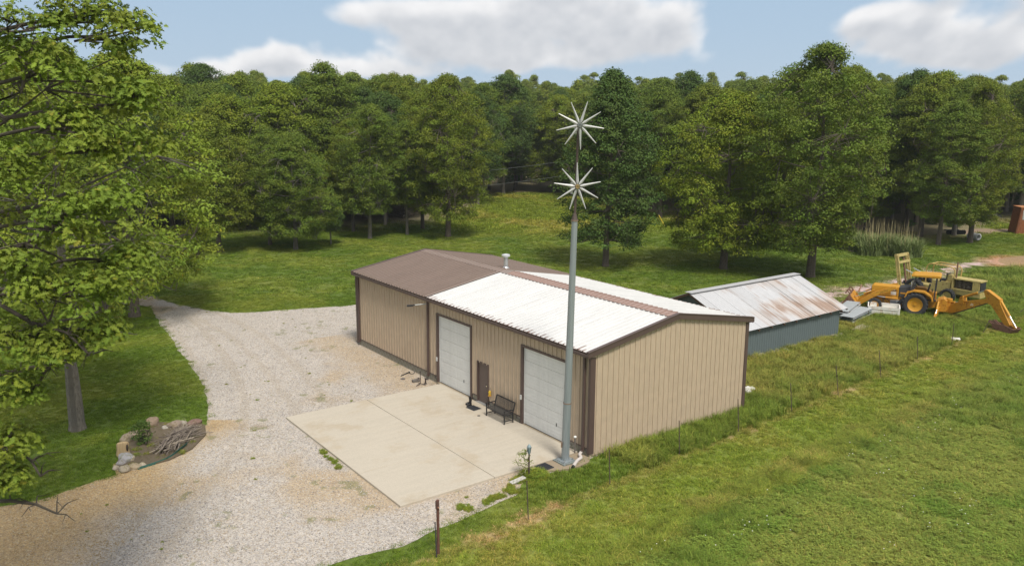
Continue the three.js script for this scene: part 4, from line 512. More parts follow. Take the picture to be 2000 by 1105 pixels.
{ const p = at(776, 421), c = dup(PILE, 'brush_pile', V(p.x, 0, p.z), 0.7, 'grey heap of branches between the trunks of the grove'); c.scale.set(2.6, 2.6, 2.6); }
{ const p = at(1458, 771), o = thing('broken_block', 'few white broken lumps in the grass at the workshop back corner', 'block', [p.x, 0.05, p.z]), r = rng(17), g = rockGeo(41), m = mat([0.62, 0.60, 0.56]); for (let i = 0; i < 7; i++) { const q = part('lump', g, m, o); q.position.set((r() - 0.5) * 0.7, 0.12 + 0.3 * r() * (i % 2), (r() - 0.5) * 0.5); q.scale.set(0.14 + 0.1 * r(), 0.10 + 0.06 * r(), 0.13 + 0.08 * r()); q.rotation.y = r() * 6; } }
{ const p = at(1867, 667), o = thing('paper_scrap', 'scrap of pale paper caught in grass beside a fence post', 'scrap', [p.x, 0.12, p.z]), g = new THREE.PlaneGeometry(0.5, 0.3, 6, 4).rotateX(-1.2), q = g.attributes.position; for (let i = 0; i < q.count; i++) q.setY(i, q.getY(i) + 0.16 * noise2(q.getX(i) * 7, q.getZ(i) * 7, 3)); g.computeVertexNormals(); part('sheet', g, mat([0.62, 0.60, 0.52], { side: THREE.DoubleSide }), o); }

// ---------------------------------------------------------------- machines
const SWING = -0.68;   // the digging arm is swung towards the field
const HEAD = Math.PI - 0.506, AWAY = V(Math.sin(HEAD), 0, Math.cos(HEAD));   // local +x is forward, +z away from the drive
const paint = (c, wear = true) => mat(c, { roughness: 0.5, map: wear ? rustmap : grime });
const mYel = paint([0.52, 0.245, 0.018]), mYelClean = paint([0.58, 0.285, 0.018], false), mPale = paint([0.47, 0.385, 0.145]), mDark = mat([0.030, 0.032, 0.036], { roughness: 0.7 }), mChrome = mat([0.75, 0.76, 0.78], { metalness: 0.9, roughness: 0.2 }), mRust = mat([0.20, 0.105, 0.07], { roughness: 0.9, map: rustmap });
function wheel(parent, x, y, z, r, w, rimMat, lugs = 18) {
  const W = new THREE.Group(); W.name = 'wheel'; W.position.set(x, y, z); parent.add(W); const k = r * 0.58;
  const g = [new THREE.LatheGeometry([[k, -w * 0.36], [r * 0.8, -w * 0.5], [r * 0.93, -w * 0.46], [r * 0.955, -w * 0.3], [r * 0.955, w * 0.3], [r * 0.93, w * 0.46], [r * 0.8, w * 0.5], [k, w * 0.36]].map((p) => new THREE.Vector2(...p)), 32).rotateX(Math.PI / 2)];
  for (let i = 0; i < lugs; i++) for (const s of [-1, 1]) g.push(box(r * 0.1, r * 0.09, w * 0.56, 0, 0, 0, 0, s * 0.6, 0).translate(0, r * 0.955, s * w * 0.22).rotateZ((i + (s > 0 ? 0.5 : 0)) / lugs * Math.PI * 2));
  part('tyre', g, mRubber, W);
  part('rim', [new THREE.LatheGeometry([[0.001, -w * 0.12], [k * 0.5, -w * 0.14], [k * 0.62, -w * 0.22], [k * 0.92, -w * 0.24], [k, -w * 0.38], [k * 1.02, -w * 0.38], [k * 1.02, w * 0.38], [k, w * 0.38], [k * 0.92, w * 0.2], [k * 0.5, w * 0.1], [0.001, w * 0.1]].map((p) => new THREE.Vector2(...p)), 28).rotateX(Math.PI / 2), cyl(k * 0.2, k * 0.2, w * 0.14, 0, 0, -w * 0.16, Math.PI / 2), ...[...Array(8).keys()].map((i) => cyl(0.02, 0.02, 0.05, k * 0.36 * Math.cos(i * 0.785), k * 0.36 * Math.sin(i * 0.785), -w * 0.14, Math.PI / 2, 0, 0, 6))], rimMat, W);
}
const cylinder = (name, parent, a, b, share, r, bodyMat) => { const A = V(...a), B = V(...b), m = A.clone().lerp(B, share).toArray(); const G = new THREE.Group(); G.name = name; parent.add(G); part('barrel', rod(a, m, r, r, 10), bodyMat, G); part('piston_rod', rod(m, b, r * 0.55, r * 0.55, 8), mChrome, G); };
const decal = (text, w, h, fg, bg, font) => { const c = document.createElement('canvas'); c.width = 512; c.height = Math.round(512 * h / w); const x = c.getContext('2d'); x.fillStyle = bg; x.fillRect(0, 0, c.width, c.height); x.fillStyle = fg; x.font = font || `bold ${Math.round(c.height * 0.8)}px sans-serif`; x.textAlign = 'center'; x.textBaseline = 'middle'; x.fillText(text, c.width / 2, c.height / 2, c.width * 0.96); const t = new THREE.CanvasTexture(c); t.colorSpace = THREE.SRGBColorSpace; return new THREE.MeshStandardMaterial({ map: t, roughness: 0.6 }); };
const plate = (w, h, x, y, z, rz = 0) => new THREE.PlaneGeometry(w, h).applyMatrix4(M4(x, y, z, 0, Math.PI, rz));
{
  const o0 = at(1786, 616).addScaledVector(AWAY, 0.95), T = thing('backhoe_loader', 'worn yellow backhoe loader with canopy, front bucket and digging arm', 'backhoe', o0, HEAD);
  for (const z of [-0.95, 0.95]) { wheel(T, 0, 0.82, z, 0.84, 0.5, mYelClean, 20); wheel(T, 2.65, 0.48, z * 0.95, 0.5, 0.32, mYel, 16); }
  part('chassis', [slab([[-1.5, 0.62], [-1.5, 1.1], [1.2, 1.15], [3.0, 1.05], [3.0, 0.72], [1.2, 0.45], [-0.6, 0.5]], 0.8, 0, 0.03), box(0.2, 0.22, 1.6, 2.65, 0.5, 0), box(0.3, 0.3, 1.6, 0, 0.8, 0)], mYel, T);
  part('hood', slab([[1.15, 1.05], [2.9, 1.05], [2.98, 1.15], [2.98, 1.78], [2.86, 1.88], [1.15, 1.86]], 0.96, 0, 0.05), mYelClean, T);
  part('grille', [box(0.03, 0.62, 0.74, 2.985, 1.42, 0), ...[...Array(6).keys()].map((k) => box(0.05, 0.03, 0.76, 2.99, 1.16 + k * 0.1, 0))], mDark, T);
  part('side_panel', [box(1.5, 0.06, 0.04, 2.0, 1.1, -0.5), box(0.05, 0.7, 0.03, 1.25, 1.45, -0.495)], mYel, T);
  part('number_decal', plate(0.34, 0.16, 1.5, 1.62, -0.485), decal('410', 0.34, 0.16, '#d8d2c0', '#1c1b1a'), T); part('white_sticker', plate(0.36, 0.24, 1.5, 1.38, -0.486), mat([0.66, 0.62, 0.56], { map: grime }), T);
  part('battery_box', box(0.6, 0.32, 0.2, 1.35, 0.72, -0.52, 0, 0, -0.1), mat([0.22, 0.23, 0.24]), T); part('fuel_hose', hose([[1.75, 0.75, -0.45], [1.95, 0.98, -0.5], [2.15, 0.8, -0.48], [2.0, 0.62, -0.45]], 0.02), mDark, T);
  part('cowl', slab([[0.3, 1.15], [1.15, 1.15], [1.15, 1.84], [0.95, 1.9], [0.42, 1.98], [0.3, 1.9]], 1.0, 0, 0.04), mat([0.05, 0.052, 0.056], { roughness: 0.5 }), T);
  part('cowl_stripe', box(0.6, 0.1, 0.02, 0.75, 1.45, -0.512), mYel, T);
  // loader: towers, arms, bucket
  for (const z of [-0.74, 0.74]) {
    part('loader_tower', [slab([[1.05, 0.55], [1.35, 0.6], [0.55, 1.55], [0.15, 2.25], [0.05, 2.2], [0.3, 1.45]], 0.12, z * 0.9)], mDark, T);
    part('loader_arm', slab([[1.25, 1.72], [1.35, 1.92], [1.6, 1.9], [2.85, 1.38], [3.98, 0.5], [3.98, 0.28], [3.8, 0.22], [2.65, 1.06], [1.5, 1.68]], 0.14, z, 0.02), mYel, T);
    cylinder('lift_cylinder', T, [1.15, 1.05, z], [2.55, 1.1, z], 0.6, 0.06, mYel); cylinder('bucket_cylinder', T, [2.75, 1.5, z * 0.8], [4.05, 0.86, z * 0.8], 0.55, 0.05, mYel);
  }
  part('arm_lettering', plate(1.05, 0.12, 2.1, 1.5, -0.815, 0.395), decal('JOHN DEERE', 1.05, 0.12, '#2a2620', '#b98a18'), T);
  part('loader_crossbar', [cyl(0.08, 0.08, 1.5, 3.2, 0.95, 0, Math.PI / 2)], mYel, T);
  { const B = new THREE.Group(); B.name = 'front_bucket'; T.add(B); const w = 2.3;
    part('shell', [beam([4.05, 0.06, 0], [5.06, 0.06, 0], w, 0.04), beam([4.05, 0.06, 0], [3.95, 0.55, 0], w, 0.04), beam([3.95, 0.55, 0], [4.38, 1.06, 0], w, 0.04)], mRust, B); part('back_plate', [beam([3.9, 0.55, 0], [4.33, 1.05, 0], w - 0.02, 0.03), beam([4.01, 0.08, 0], [3.9, 0.55, 0], w - 0.02, 0.03)], mYel, B);
    for (const z of [-w / 2, w / 2]) part('side_plate', slab([[4.05, 0.05], [5.05, 0.05], [4.95, 0.18], [4.42, 1.06], [3.95, 0.55]], 0.035, z), mRust, B);
    for (const z of [-1.05, -0.4, -0.15, 0.75]) part('tine_hook', hose([[4.32, 1.02, z], [4.42, 1.22, z], [4.56, 1.3, z], [4.66, 1.22, z], [4.62, 1.14, z]], 0.045, 12, 6), mRust, B);
    part('cutting_edge', box(0.16, 0.03, w + 0.04, 5.08, 0.055, 0), mat([0.12, 0.10, 0.09]), B); part('marker_post', rod([4.0, 0.9, 0.95], [3.82, 1.5, 1.0], 0.06), mat([0.45, 0.28, 0.2]), B); for (const z of [-0.6, 0.6]) part('bucket_bracket', slab([[3.7, 0.3], [3.95, 0.2], [4.2, 0.75], [4.05, 0.95]], 0.08, z), mYel, B); }
  // operator station
  part('floor_plate', box(1.7, 0.06, 1.3, -0.45, 1.15, 0), mDark, T);
  for (const z of [-0.78, 0.78]) part('fender', [slab([[0.75, 1.25], [0.62, 1.62], [0.2, 1.82], [-0.5, 1.8], [-1.0, 1.5], [-1.12, 1.15], [-1.04, 1.13], [-0.94, 1.44], [-0.47, 1.71], [0.18, 1.74], [0.55, 1.56], [0.67, 1.22]], 0.62, z), slab([[0.7, 1.2], [0.6, 1.6], [0.2, 1.8], [-0.5, 1.78], [-1.0, 1.46], [-1.1, 1.15]], 0.03, z * 0.62)], mYel, T);
  for (const [x0, x1, z] of [[0.45, 0.12, -0.68], [-1.15, -1.2, -0.68], [0.45, 0.12, 0.68], [-1.15, -1.2, 0.68]]) part('canopy_post', beam([x0, 1.2, z], [x1, 2.76, z], 0.09, 0.09), mDark, T);
  part('canopy', slab([[0.4, 2.76], [0.42, 2.84], [0.25, 2.92], [-1.35, 2.98], [-1.46, 2.92], [-1.46, 2.78]], 1.6, 0, 0.04), mYelClean, T);
  part('work_light', [box(0.12, 0.16, 0.2, -1.42, 2.62, 0.55), box(0.1, 0.14, 0.2, -1.42, 2.62, -0.5)], mDark, T);
  part('seat', [box(0.5, 0.14, 0.55, -0.45, 1.55, 0), box(0.12, 0.6, 0.52, -0.74, 1.9, 0, 0, 0, 0.2), box(0.4, 0.3, 0.4, -0.45, 1.33, 0)], mat([0.035, 0.037, 0.042], { roughness: 0.6 }), T);
  part('steering_wheel', [new THREE.TorusGeometry(0.19, 0.02, 6, 18).applyMatrix4(M4(0.18, 2.02, 0, Math.PI / 2, 0, 0).multiply(M4(0, 0, 0, 0, 0.5, 0))), rod([0.3, 1.85, 0], [0.18, 2.02, 0], 0.03)], mDark, T);
  { const g = new THREE.PlaneGeometry(0.95, 0.9, 22, 18), p = g.attributes.position; for (let i = 0; i < p.count; i++) { const x = p.getX(i), y = p.getY(i); p.setZ(i, 0.12 * (fbm(x * 9 + y * 5, y * 3, 3, 9) - 0.5)); } g.computeVertexNormals(); part('plastic_sheet', g.applyMatrix4(M4(0.28, 1.98, -0.25, 0, 1.35, 0)), mat([0.62, 0.64, 0.66], { phys: true, roughness: 0.25, clearcoat: 0.6 }), T); }
  part('control_levers', [...Array(5).keys()].map((k) => rod([-1.0, 1.35, -0.3 + k * 0.14], [-0.98 + 0.04 * (k % 2), 1.85, -0.3 + k * 0.15], 0.014)), mDark, T);
  part('rear_console', [box(0.3, 0.5, 0.7, -1.12, 1.4, 0), box(0.1, 0.5, 0.12, -1.05, 1.5, -0.5, 0, 0, 0.4)], mYel, T);
  // digging end
  part('swing_frame', [slab([[-1.4, 0.35], [-1.4, 1.2], [-1.75, 1.35], [-2.0, 1.2], [-2.0, 0.4]], 1.1, 0, 0.03), box(0.2, 0.3, 1.9, -1.5, 0.6, 0)], mYel, T); part('swing_post', [cyl(0.2, 0.2, 1.0, -2.12, 0.8, 0), box(0.4, 0.5, 0.4, -2.2, 0.75, 0)], mYel, T);
  for (const z of [-1, 1]) { const S = new THREE.Group(); S.name = 'stabiliser'; T.add(S); part('leg', beam([-1.5, 0.75, z * 0.8], [-1.35, 0.12, z * 1.6], 0.16, 0.2), mYel, S); cylinder('ram', S, [-1.46, 1.15, z * 0.75], [-1.36, 0.2, z * 1.52], 0.55, 0.07, mYelClean); part('foot', box(0.4, 0.06, 0.32, -1.35, 0.07, z * 1.62), mRust, S); }
  const first = T.children.length;
  part('boom', [slab([[-2.05, 0.35], [-2.05, 0.62], [-2.8, 1.18], [-3.3, 1.36], [-5.1, 1.92], [-5.25, 1.82], [-5.2, 1.66], [-3.4, 0.72], [-2.4, 0.28]], 0.3, 0, 0.02)], mYel, T); part('boom_edge', beam([-2.5, 0.27, 0], [-5.1, 1.6, 0], 0.33, 0.03), mat([0.08, 0.05, 0.04]), T);
  part('boom_lettering', plate(0.55, 0.26, -4.05, 1.28, -0.153, -0.31), decal('JD', 0.55, 0.26, '#e6e2d6', '#bf8617'), T);
  part('boom_link', [slab([[-2.95, 1.1], [-3.1, 1.66], [-3.3, 1.68], [-3.4, 1.2]], 0.4, 0), hose([[-3.1, 1.5, -0.22], [-3.35, 1.75, -0.24], [-3.45, 1.45, -0.24], [-3.3, 1.15, -0.22]], 0.03)], mYel, T); cylinder('dipper_cylinder', T, [-3.12, 1.6, 0], [-4.86, 2.42, 0], 0.66, 0.085, mYel); cylinder('boom_cylinder', T, [-2.2, 1.05, 0], [-3.0, 1.2, 0], 0.5, 0.08, mYel);
  part('dipper', [slab([[-4.78, 2.38], [-4.9, 2.5], [-5.1, 2.48], [-6.05, 2.0], [-6.1, 1.78], [-6.98, 0.5], [-6.8, 0.34], [-6.55, 0.45], [-5.45, 1.55], [-5.2, 1.6]], 0.3, 0, 0.02), beam([-5.0, 2.5, 0], [-6.05, 2.02, 0], 0.34, 0.03)], mYel, T); cylinder('bucket_ram', T, [-6.02, 1.95, 0], [-7.32, 0.42, 0], 0.58, 0.085, mYelClean);
  { const B = new THREE.Group(); B.name = 'digging_bucket'; T.add(B); for (const z of [-0.38, 0.38]) part('side_plate', slab([[-6.75, 0.5], [-7.4, 0.35], [-7.15, -0.02], [-6.6, -0.05], [-5.95, 0.18], [-5.8, 0.42]], 0.04, z), mRust, B); part('shell', [beam([-7.4, 0.35, 0], [-7.15, 0, 0], 0.78, 0.04), beam([-7.15, 0, 0], [-6.6, -0.03, 0], 0.78, 0.04), beam([-6.6, -0.03, 0], [-5.9, 0.2, 0], 0.78, 0.04)], mRust, B); for (let k = 0; k < 5; k++) part('tooth', beam([-5.98, 0.26, -0.32 + k * 0.16], [-5.55, 0.52, -0.32 + k * 0.16], 0.06, 0.06), mRust, B); part('linkage', [beam([-7.32, 0.42, 0.1], [-6.85, 0.55, 0.1], 0.05, 0.1), beam([-7.32, 0.42, -0.1], [-6.85, 0.55, -0.1], 0.05, 0.1), beam([-7.3, 0.42, 0], [-6.9, 0.1, 0], 0.1, 0.1)], mYel, B); }
  for (const o of T.children.slice(first)) { o.rotation.y = SWING; o.position.set(-2.1 + 2.1 * Math.cos(SWING), 0, -2.1 * Math.sin(SWING)); }
}
{ // forklift standing behind
  const o0 = at(1862, 592).addScaledVector(AWAY, 0.8), T = thing('mast_forklift', 'faded cream forklift with tall mast parked behind the yellow digger', 'forklift', o0, Math.PI - 0.92);
  for (const z of [-0.8, 0.8]) { wheel(T, 0.1, 0.52, z, 0.54, 0.36, mPale, 16); wheel(T, 2.7, 0.72, z * 1.05, 0.74, 0.45, mPale, 16); }
  part('frame', [slab([[-2.1, 0.62], [-2.1, 1.02], [3.2, 1.05], [3.2, 0.5], [1, 0.5], [0.8, 0.7]], 0.9, 0, 0.03)], mPale, T);
  part('engine_cover', [box(2.1, 0.09, 1.05, -1.05, 1.86, 0), box(0.5, 0.82, 1.02, -1.75, 1.43, 0), box(0.12, 0.82, 1.02, -0.02, 1.43, 0), box(1.4, 0.1, 1.02, -0.8, 1.06, 0)], mPale, T); part('radiator', [box(0.06, 0.72, 0.86, -2.03, 1.43, 0), ...[...Array(7).keys()].map((k) => box(0.03, 0.03, 0.86, -2.07, 1.15 + k * 0.09, 0))], mDark, T);
  part('engine', [box(1.3, 0.62, 0.5, -0.8, 1.42, 0), cyl(0.12, 0.12, 0.5, -0.5, 1.5, -0.3), cyl(0.09, 0.09, 0.4, -0.9, 1.4, -0.32, 0, 0, 0.3), box(0.3, 0.2, 0.2, -1.2, 1.35, -0.32), rod([-0.2, 1.2, -0.35], [-1.3, 1.6, -0.38], 0.03)], mat([0.10, 0.085, 0.06], { map: rustmap }), T); part('exhaust', cyl(0.05, 0.05, 1.25, -0.2, 2.5, -0.35), mRust, T);
  part('operator_deck', [box(1.4, 0.5, 0.9, 0.85, 1.25, 0), box(0.4, 0.7, 0.5, 0.4, 1.7, 0)], mPale, T); part('seat', [box(0.45, 0.12, 0.5, 0.8, 1.6, 0), box(0.12, 0.5, 0.5, 0.55, 1.85, 0)], mDark, T);
  const hoop = (z) => hose([[-0.12, 1.9, z], [-0.12, 2.5, z], [0.05, 2.65, z], [1.7, 2.75, z], [1.95, 2.6, z], [2.0, 1.2, z]], 0.045, 40, 8); part('overhead_guard', [hoop(-0.55), hoop(0.55), rod([0.05, 2.65, -0.55], [0.05, 2.65, 0.55], 0.04), rod([1.7, 2.75, -0.55], [1.7, 2.75, 0.55], 0.04), ...[...Array(4).keys()].map((k) => rod([0.35 + k * 0.33, 2.68, -0.55], [0.35 + k * 0.33, 2.68, 0.55], 0.02))], mat([0.52, 0.36, 0.12], { map: rustmap }), T);
  { const Mt = new THREE.Group(); Mt.name = 'mast'; Mt.position.set(3.75, 0.15, 0); Mt.rotation.z = -0.2; T.add(Mt); for (const z of [-0.82, 0.82]) { part('rail', [box(0.22, 3.0, 0.1, 0, 1.5, z), box(0.06, 3.0, 0.2, 0.1, 1.5, z)], mPale, Mt); part('inner_rail', box(0.12, 2.8, 0.09, 0.02, 1.45, z * 0.78), mPale, Mt); } part('cross_beam', [box(0.2, 0.24, 1.85, 0.05, 2.95, 0), box(0.16, 0.2, 1.8, -0.06, 2.4, 0), box(0.16, 0.2, 1.6, 0, 0.5, 0)], mPale, Mt); part('lift_ram', [rod([0.05, 0.2, 0.25], [0.05, 2.7, 0.25], 0.075)], mRust, Mt); part('chain', [box(0.03, 2.5, 0.08, 0.12, 1.5, -0.35), box(0.03, 2.5, 0.08, 0.12, 1.5, 0.35)], mDark, Mt); part('carriage', [box(0.08, 0.14, 1.7, 0.22, 0.7, 0), box(0.08, 0.14, 1.7, 0.22, 0.3, 0)], mDark, Mt); for (const z of [-0.4, 0.4]) part('fork', [box(0.06, 0.8, 0.14, 0.28, 0.45, z), box(1.2, 0.05, 0.14, 0.85, 0.06, z, 0, 0, 0.19)], mDark, Mt); }
  for (const z of [-0.6, 0.6]) cylinder('tilt_cylinder', T, [2.2, 1.5, z], [3.6, 2.0, z], 0.4, 0.07, mDark);
}
// ---------------------------------------------------------------- odds and ends at the wood edge
{ const b = at(1984, 457), o = thing('rusty_cab', 'rust-brown steel cab with a window at the edge of the wood', 'cab', [b.x, 0, b.z], -0.15); const mR = mat([0.26, 0.095, 0.035], { roughness: 0.85, map: rustmap });
  part('shell', [slab([[0, 0], [2.6, 0], [2.9, 3.2], [0.35, 3.2]], 2.2, -1.1, 0.04)], mR, o); part('roof', box(2.75, 0.1, 2.3, 1.65, 3.25, -1.1), mat([0.46, 0.20, 0.08], { map: rustmap }), o); part('window', box(0.9, 1.15, 0.03, 1.05, 2.35, 0.02), mat([0.42, 0.45, 0.46], { roughness: 0.2 }), o); part('door_seam', [box(0.05, 3.0, 0.04, 1.75, 1.55, 0.02), box(0.06, 3.0, 0.05, 0.28, 1.55, 0.01, 0, 0, -0.11)], mat([0.15, 0.06, 0.03]), o); }
{ const b = at(1934, 431), o = thing('dark_trailer', 'dark flat trailer parked in shade under the trees', 'trailer', b, 0.1); part('deck', [box(4.4, 0.12, 1.9, -1.2, 0.8, -0.9), box(4.4, 0.25, 0.06, -1.2, 0.95, -0.0)], mat([0.14, 0.13, 0.12], { map: woodmap }), o); part('headboard', box(0.08, 0.8, 1.9, 0.95, 1.1, -0.9), mDark, o); for (const z of [-0.05, -1.75]) for (const x of [-1.9, -0.9]) wheel(o, x, 0.38, z, 0.38, 0.24, mDark, 10); part('drawbar', beam([1.0, 0.7, -0.9], [2.3, 0.5, -0.9], 0.12), mDark, o); }
{ const b = at(1912, 470), o = thing('culvert_pipe', 'short white pipe length lying open end out by the tree trunk', 'pipe', b, 0.35); part('barrel', new THREE.LatheGeometry([[0.30, 0], [0.42, 0], [0.42, 1.3], [0.30, 1.3], [0.30, 0]].map((p) => new THREE.Vector2(...p)), 20).rotateX(-Math.PI / 2).translate(0, 0.42, 0), mat([0.55, 0.56, 0.56], { map: grime }), o); part('liner', cyl(0.31, 0.31, 0.02, 0, 0.42, -0.9, Math.PI / 2), mDark, o); }
{ const b = at(1868, 458), o = thing('disc_harrow', 'dark old harrow with upright levers under the trees', 'harrow', b, 0.15); part('frame', [beam([-1.2, 0.45, 0], [1.2, 0.45, 0], 0.1), beam([-1.0, 0.45, -0.9], [1.0, 0.45, -0.9], 0.1), beam([-0.9, 0.45, 0], [-0.7, 0.45, -0.9], 0.08), beam([0.9, 0.45, 0], [0.7, 0.45, -0.9], 0.08)], mDark, o); for (let k = 0; k < 9; k++) part('disc', cyl(0.28, 0.28, 0.02, -1.1 + k * 0.27, 0.28, 0.02, 0, 0.2, Math.PI / 2, 14), mDark, o); part('lever', [rod([-0.4, 0.5, -0.3], [-0.1, 1.25, -0.3], 0.03), rod([0.4, 0.5, -0.3], [0.25, 1.15, -0.3], 0.03)], mDark, o); }
{ const a = at(1856, 464), b = at(1886, 465.5); single('yellow_pole', [rod([a.x, 0.16, a.z], [b.x, 0.16, b.z], 0.06, 0.05), box(0.2, 0.14, 0.2, a.x + 0.2, 0.07, a.z), box(0.2, 0.14, 0.2, b.x - 0.2, 0.07, b.z)], mat([0.45, 0.38, 0.14]), 'long straw-yellow pole lying before the harrow', 'pole'); }
{ // soil heap
  const g = new THREE.CircleGeometry(1, 48, 0, Math.PI * 2), N = 26, pos = [], idx = []; for (let j = 0; j <= N; j++) for (let i = 0; i < 48; i++) { const a = i / 48 * Math.PI * 2, q = j / N, x = soilC.x + 2.0 + Math.cos(a) * q * 7.5, z = soilC.z + Math.sin(a) * q * 5.5, e = 1 - q; pos.push(x, -0.02 + 0.9 * sstep(0, 1, e) * (0.7 + 0.6 * fbm(x / 1.4, z / 1.4, 3, 6)) + 0.05 * e * fbm(x * 3, z * 3, 2, 7), z); if (j < N) { const b = j * 48 + i, c = j * 48 + (i + 1) % 48; idx.push(b, c, b + 48, c, c + 48, b + 48); } }
  const gg = new THREE.BufferGeometry(); gg.setAttribute('position', new THREE.Float32BufferAttribute(pos, 3)); gg.setAttribute('uv', new THREE.Float32BufferAttribute(pos.filter((_, i) => i % 3 === 0).flatMap((x, i) => [x, pos[i * 3 + 2]]), 2)); gg.setIndex(idx); gg.computeVertexNormals(); meta(part('soil_mound', gg, mat([0.34, 0.225, 0.125], { map: rustless(), roughness: 1 }), scene), 'low mound of brown soil beyond the machines', 'mound', null, 'structure');
}
// ---------------------------------------------------------------- overhead lines and the yellow guy guard
{ const mw = mat([0.10, 0.11, 0.10]);
  const wire = (a, b, sag, label) => { const A = V(...a), B = V(...b), pts = []; for (let i = 0; i <= 24; i++) { const t = i / 24, p = A.clone().lerp(B, t); p.y -= sag * 4 * t * (1 - t); pts.push(p.toArray()); } single('overhead_wire', hose(pts, 0.022, 48, 5), mw, label, 'wire', 'wires across the lawn'); };
  const pa = V(-60, 0, -84), pb = V(14, 0, -118);
  wire([pa.x, 7.2, pa.z], [pb.x, 8.6, pb.z], 2.2, 'thin upper wire slung across the front of the trees'); wire([pa.x, 5.4, pa.z], [pb.x, 6.6, pb.z], 2.2, 'thin lower wire slung across the front of the trees');
  for (const [p, l] of [[pa, 'weathered wooden pole carrying wires, left among the trees'], [pb, 'weathered wooden pole carrying wires behind the lawn trees']]) { const o = thing('utility_pole', p === pa ? 'weathered wire pole hidden among the trees by the drive' : l, 'pole', p); part('pole', cyl(0.16, 0.11, 9.4, 0, 4.7, 0), mat([0.17, 0.14, 0.11], { map: barkmap }), o); part('insulator', [cyl(0.06, 0.06, 0.16, 0.12, 8.6, 0), cyl(0.06, 0.06, 0.16, 0.12, 6.6, 0)], mat([0.4, 0.42, 0.4]), o); }
  const g0 = at(1299, 442), g1 = over(1287, 420, g0); const G = thing('guy_guard', 'slanting yellow guy-wire guard on the lawn behind the dark tree', 'guy wire', g0); const d = g1.clone().sub(g0); part('guard', rod([0, 0, 0], d.toArray(), 0.06), mat([0.70, 0.52, 0.05]), G); part('wire', rod(d.toArray(), d.clone().multiplyScalar(4).toArray(), 0.015), mw, G); part('anchor', cyl(0.08, 0.05, 0.2, 0, 0.05, 0), mGalv, G);
}

// ---------------------------------------------------------------- trees
const mBark = new THREE.MeshStandardMaterial({ color: new THREE.Color().setRGB(0.15, 0.125, 0.10), map: barkmap, bumpMap: barkbump, bumpScale: 0.03, roughness: 0.95 });
const mBarkPale = mBark.clone(); mBarkPale.color.setRGB(0.22, 0.20, 0.175);
const leafMat = (rgb) => new THREE.MeshPhysicalMaterial({ color: new THREE.Color().setRGB(...rgb), vertexColors: true, roughness: 0.62, transmission: 0.26, thickness: 0, side: THREE.DoubleSide, specularIntensity: 0.28 });
const LEAF = { fresh: leafMat([0.195, 0.258, 0.024]), mid: leafMat([0.152, 0.218, 0.030]), dark: leafMat([0.092, 0.155, 0.034]), olive: leafMat([0.178, 0.230, 0.026]), oak: leafMat([0.182, 0.250, 0.030]) };
// a tapering tube through points
function limb(acc, pts, radii, n = 6) {
  const base = acc.pos.length / 3; let prev = null;
  pts.forEach((p, i) => { const d = (i + 1 < pts.length ? pts[i + 1].clone().sub(p) : p.clone().sub(pts[i - 1])).normalize(), a = Math.abs(d.y) < 0.9 ? V(0, 1, 0) : V(1, 0, 0), u = a.clone().cross(d).normalize(), v = d.clone().cross(u); if (prev !== null) prev = 1; prev = 1; for (let k = 0; k < n; k++) { const t = k / n * Math.PI * 2, c = Math.cos(t), s = Math.sin(t); acc.pos.push(p.x + radii[i] * (c * u.x + s * v.x), p.y + radii[i] * (c * u.y + s * v.y), p.z + radii[i] * (c * u.z + s * v.z)); acc.uv.push(k / n * 1.5, p.y * 0.7 + i * 0.1); if (i + 1 < pts.length) { const b = base + i * n + k, e = base + i * n + (k + 1) % n; acc.idx.push(b, e, b + n, e, e + n, b + n); } } });
}
const geoOf = (acc) => { const g = new THREE.BufferGeometry(); g.setAttribute('position', new THREE.Float32BufferAttribute(acc.pos, 3)); g.setAttribute('uv', new THREE.Float32BufferAttribute(acc.uv, 2)); g.setIndex(acc.idx); g.computeVertexNormals(); return g; };
const KITE = [[0, 0], [0.30, 0.45], [0, 1], [-0.30, 0.45]], KITEF = [[0, 1, 2], [0, 2, 3]];
const OAKH = [[0.04, 0.06], [0.24, 0.22], [0.07, 0.30], [0.36, 0.50], [0.09, 0.55], [0.34, 0.78], [0.09, 0.80], [0.13, 0.96]];
const OAK = [[0, 0], ...OAKH, [0, 1.04], ...OAKH.slice().reverse().map(([x, y]) => [-x, y])], OAKF = THREE.ShapeUtils.triangulateShape(OAK.map((p) => new THREE.Vector2(...p)), []);
const OAK6 = [[0, 0], [0.26, 0.3], [0.14, 0.5], [0.28, 0.72], [0, 1.02], [-0.28, 0.72], [-0.14, 0.5], [-0.26, 0.3]], OAK6F = [[0, 1, 2], [0, 2, 6], [0, 6, 7], [2, 3, 4], [2, 4, 6], [4, 5, 6]];
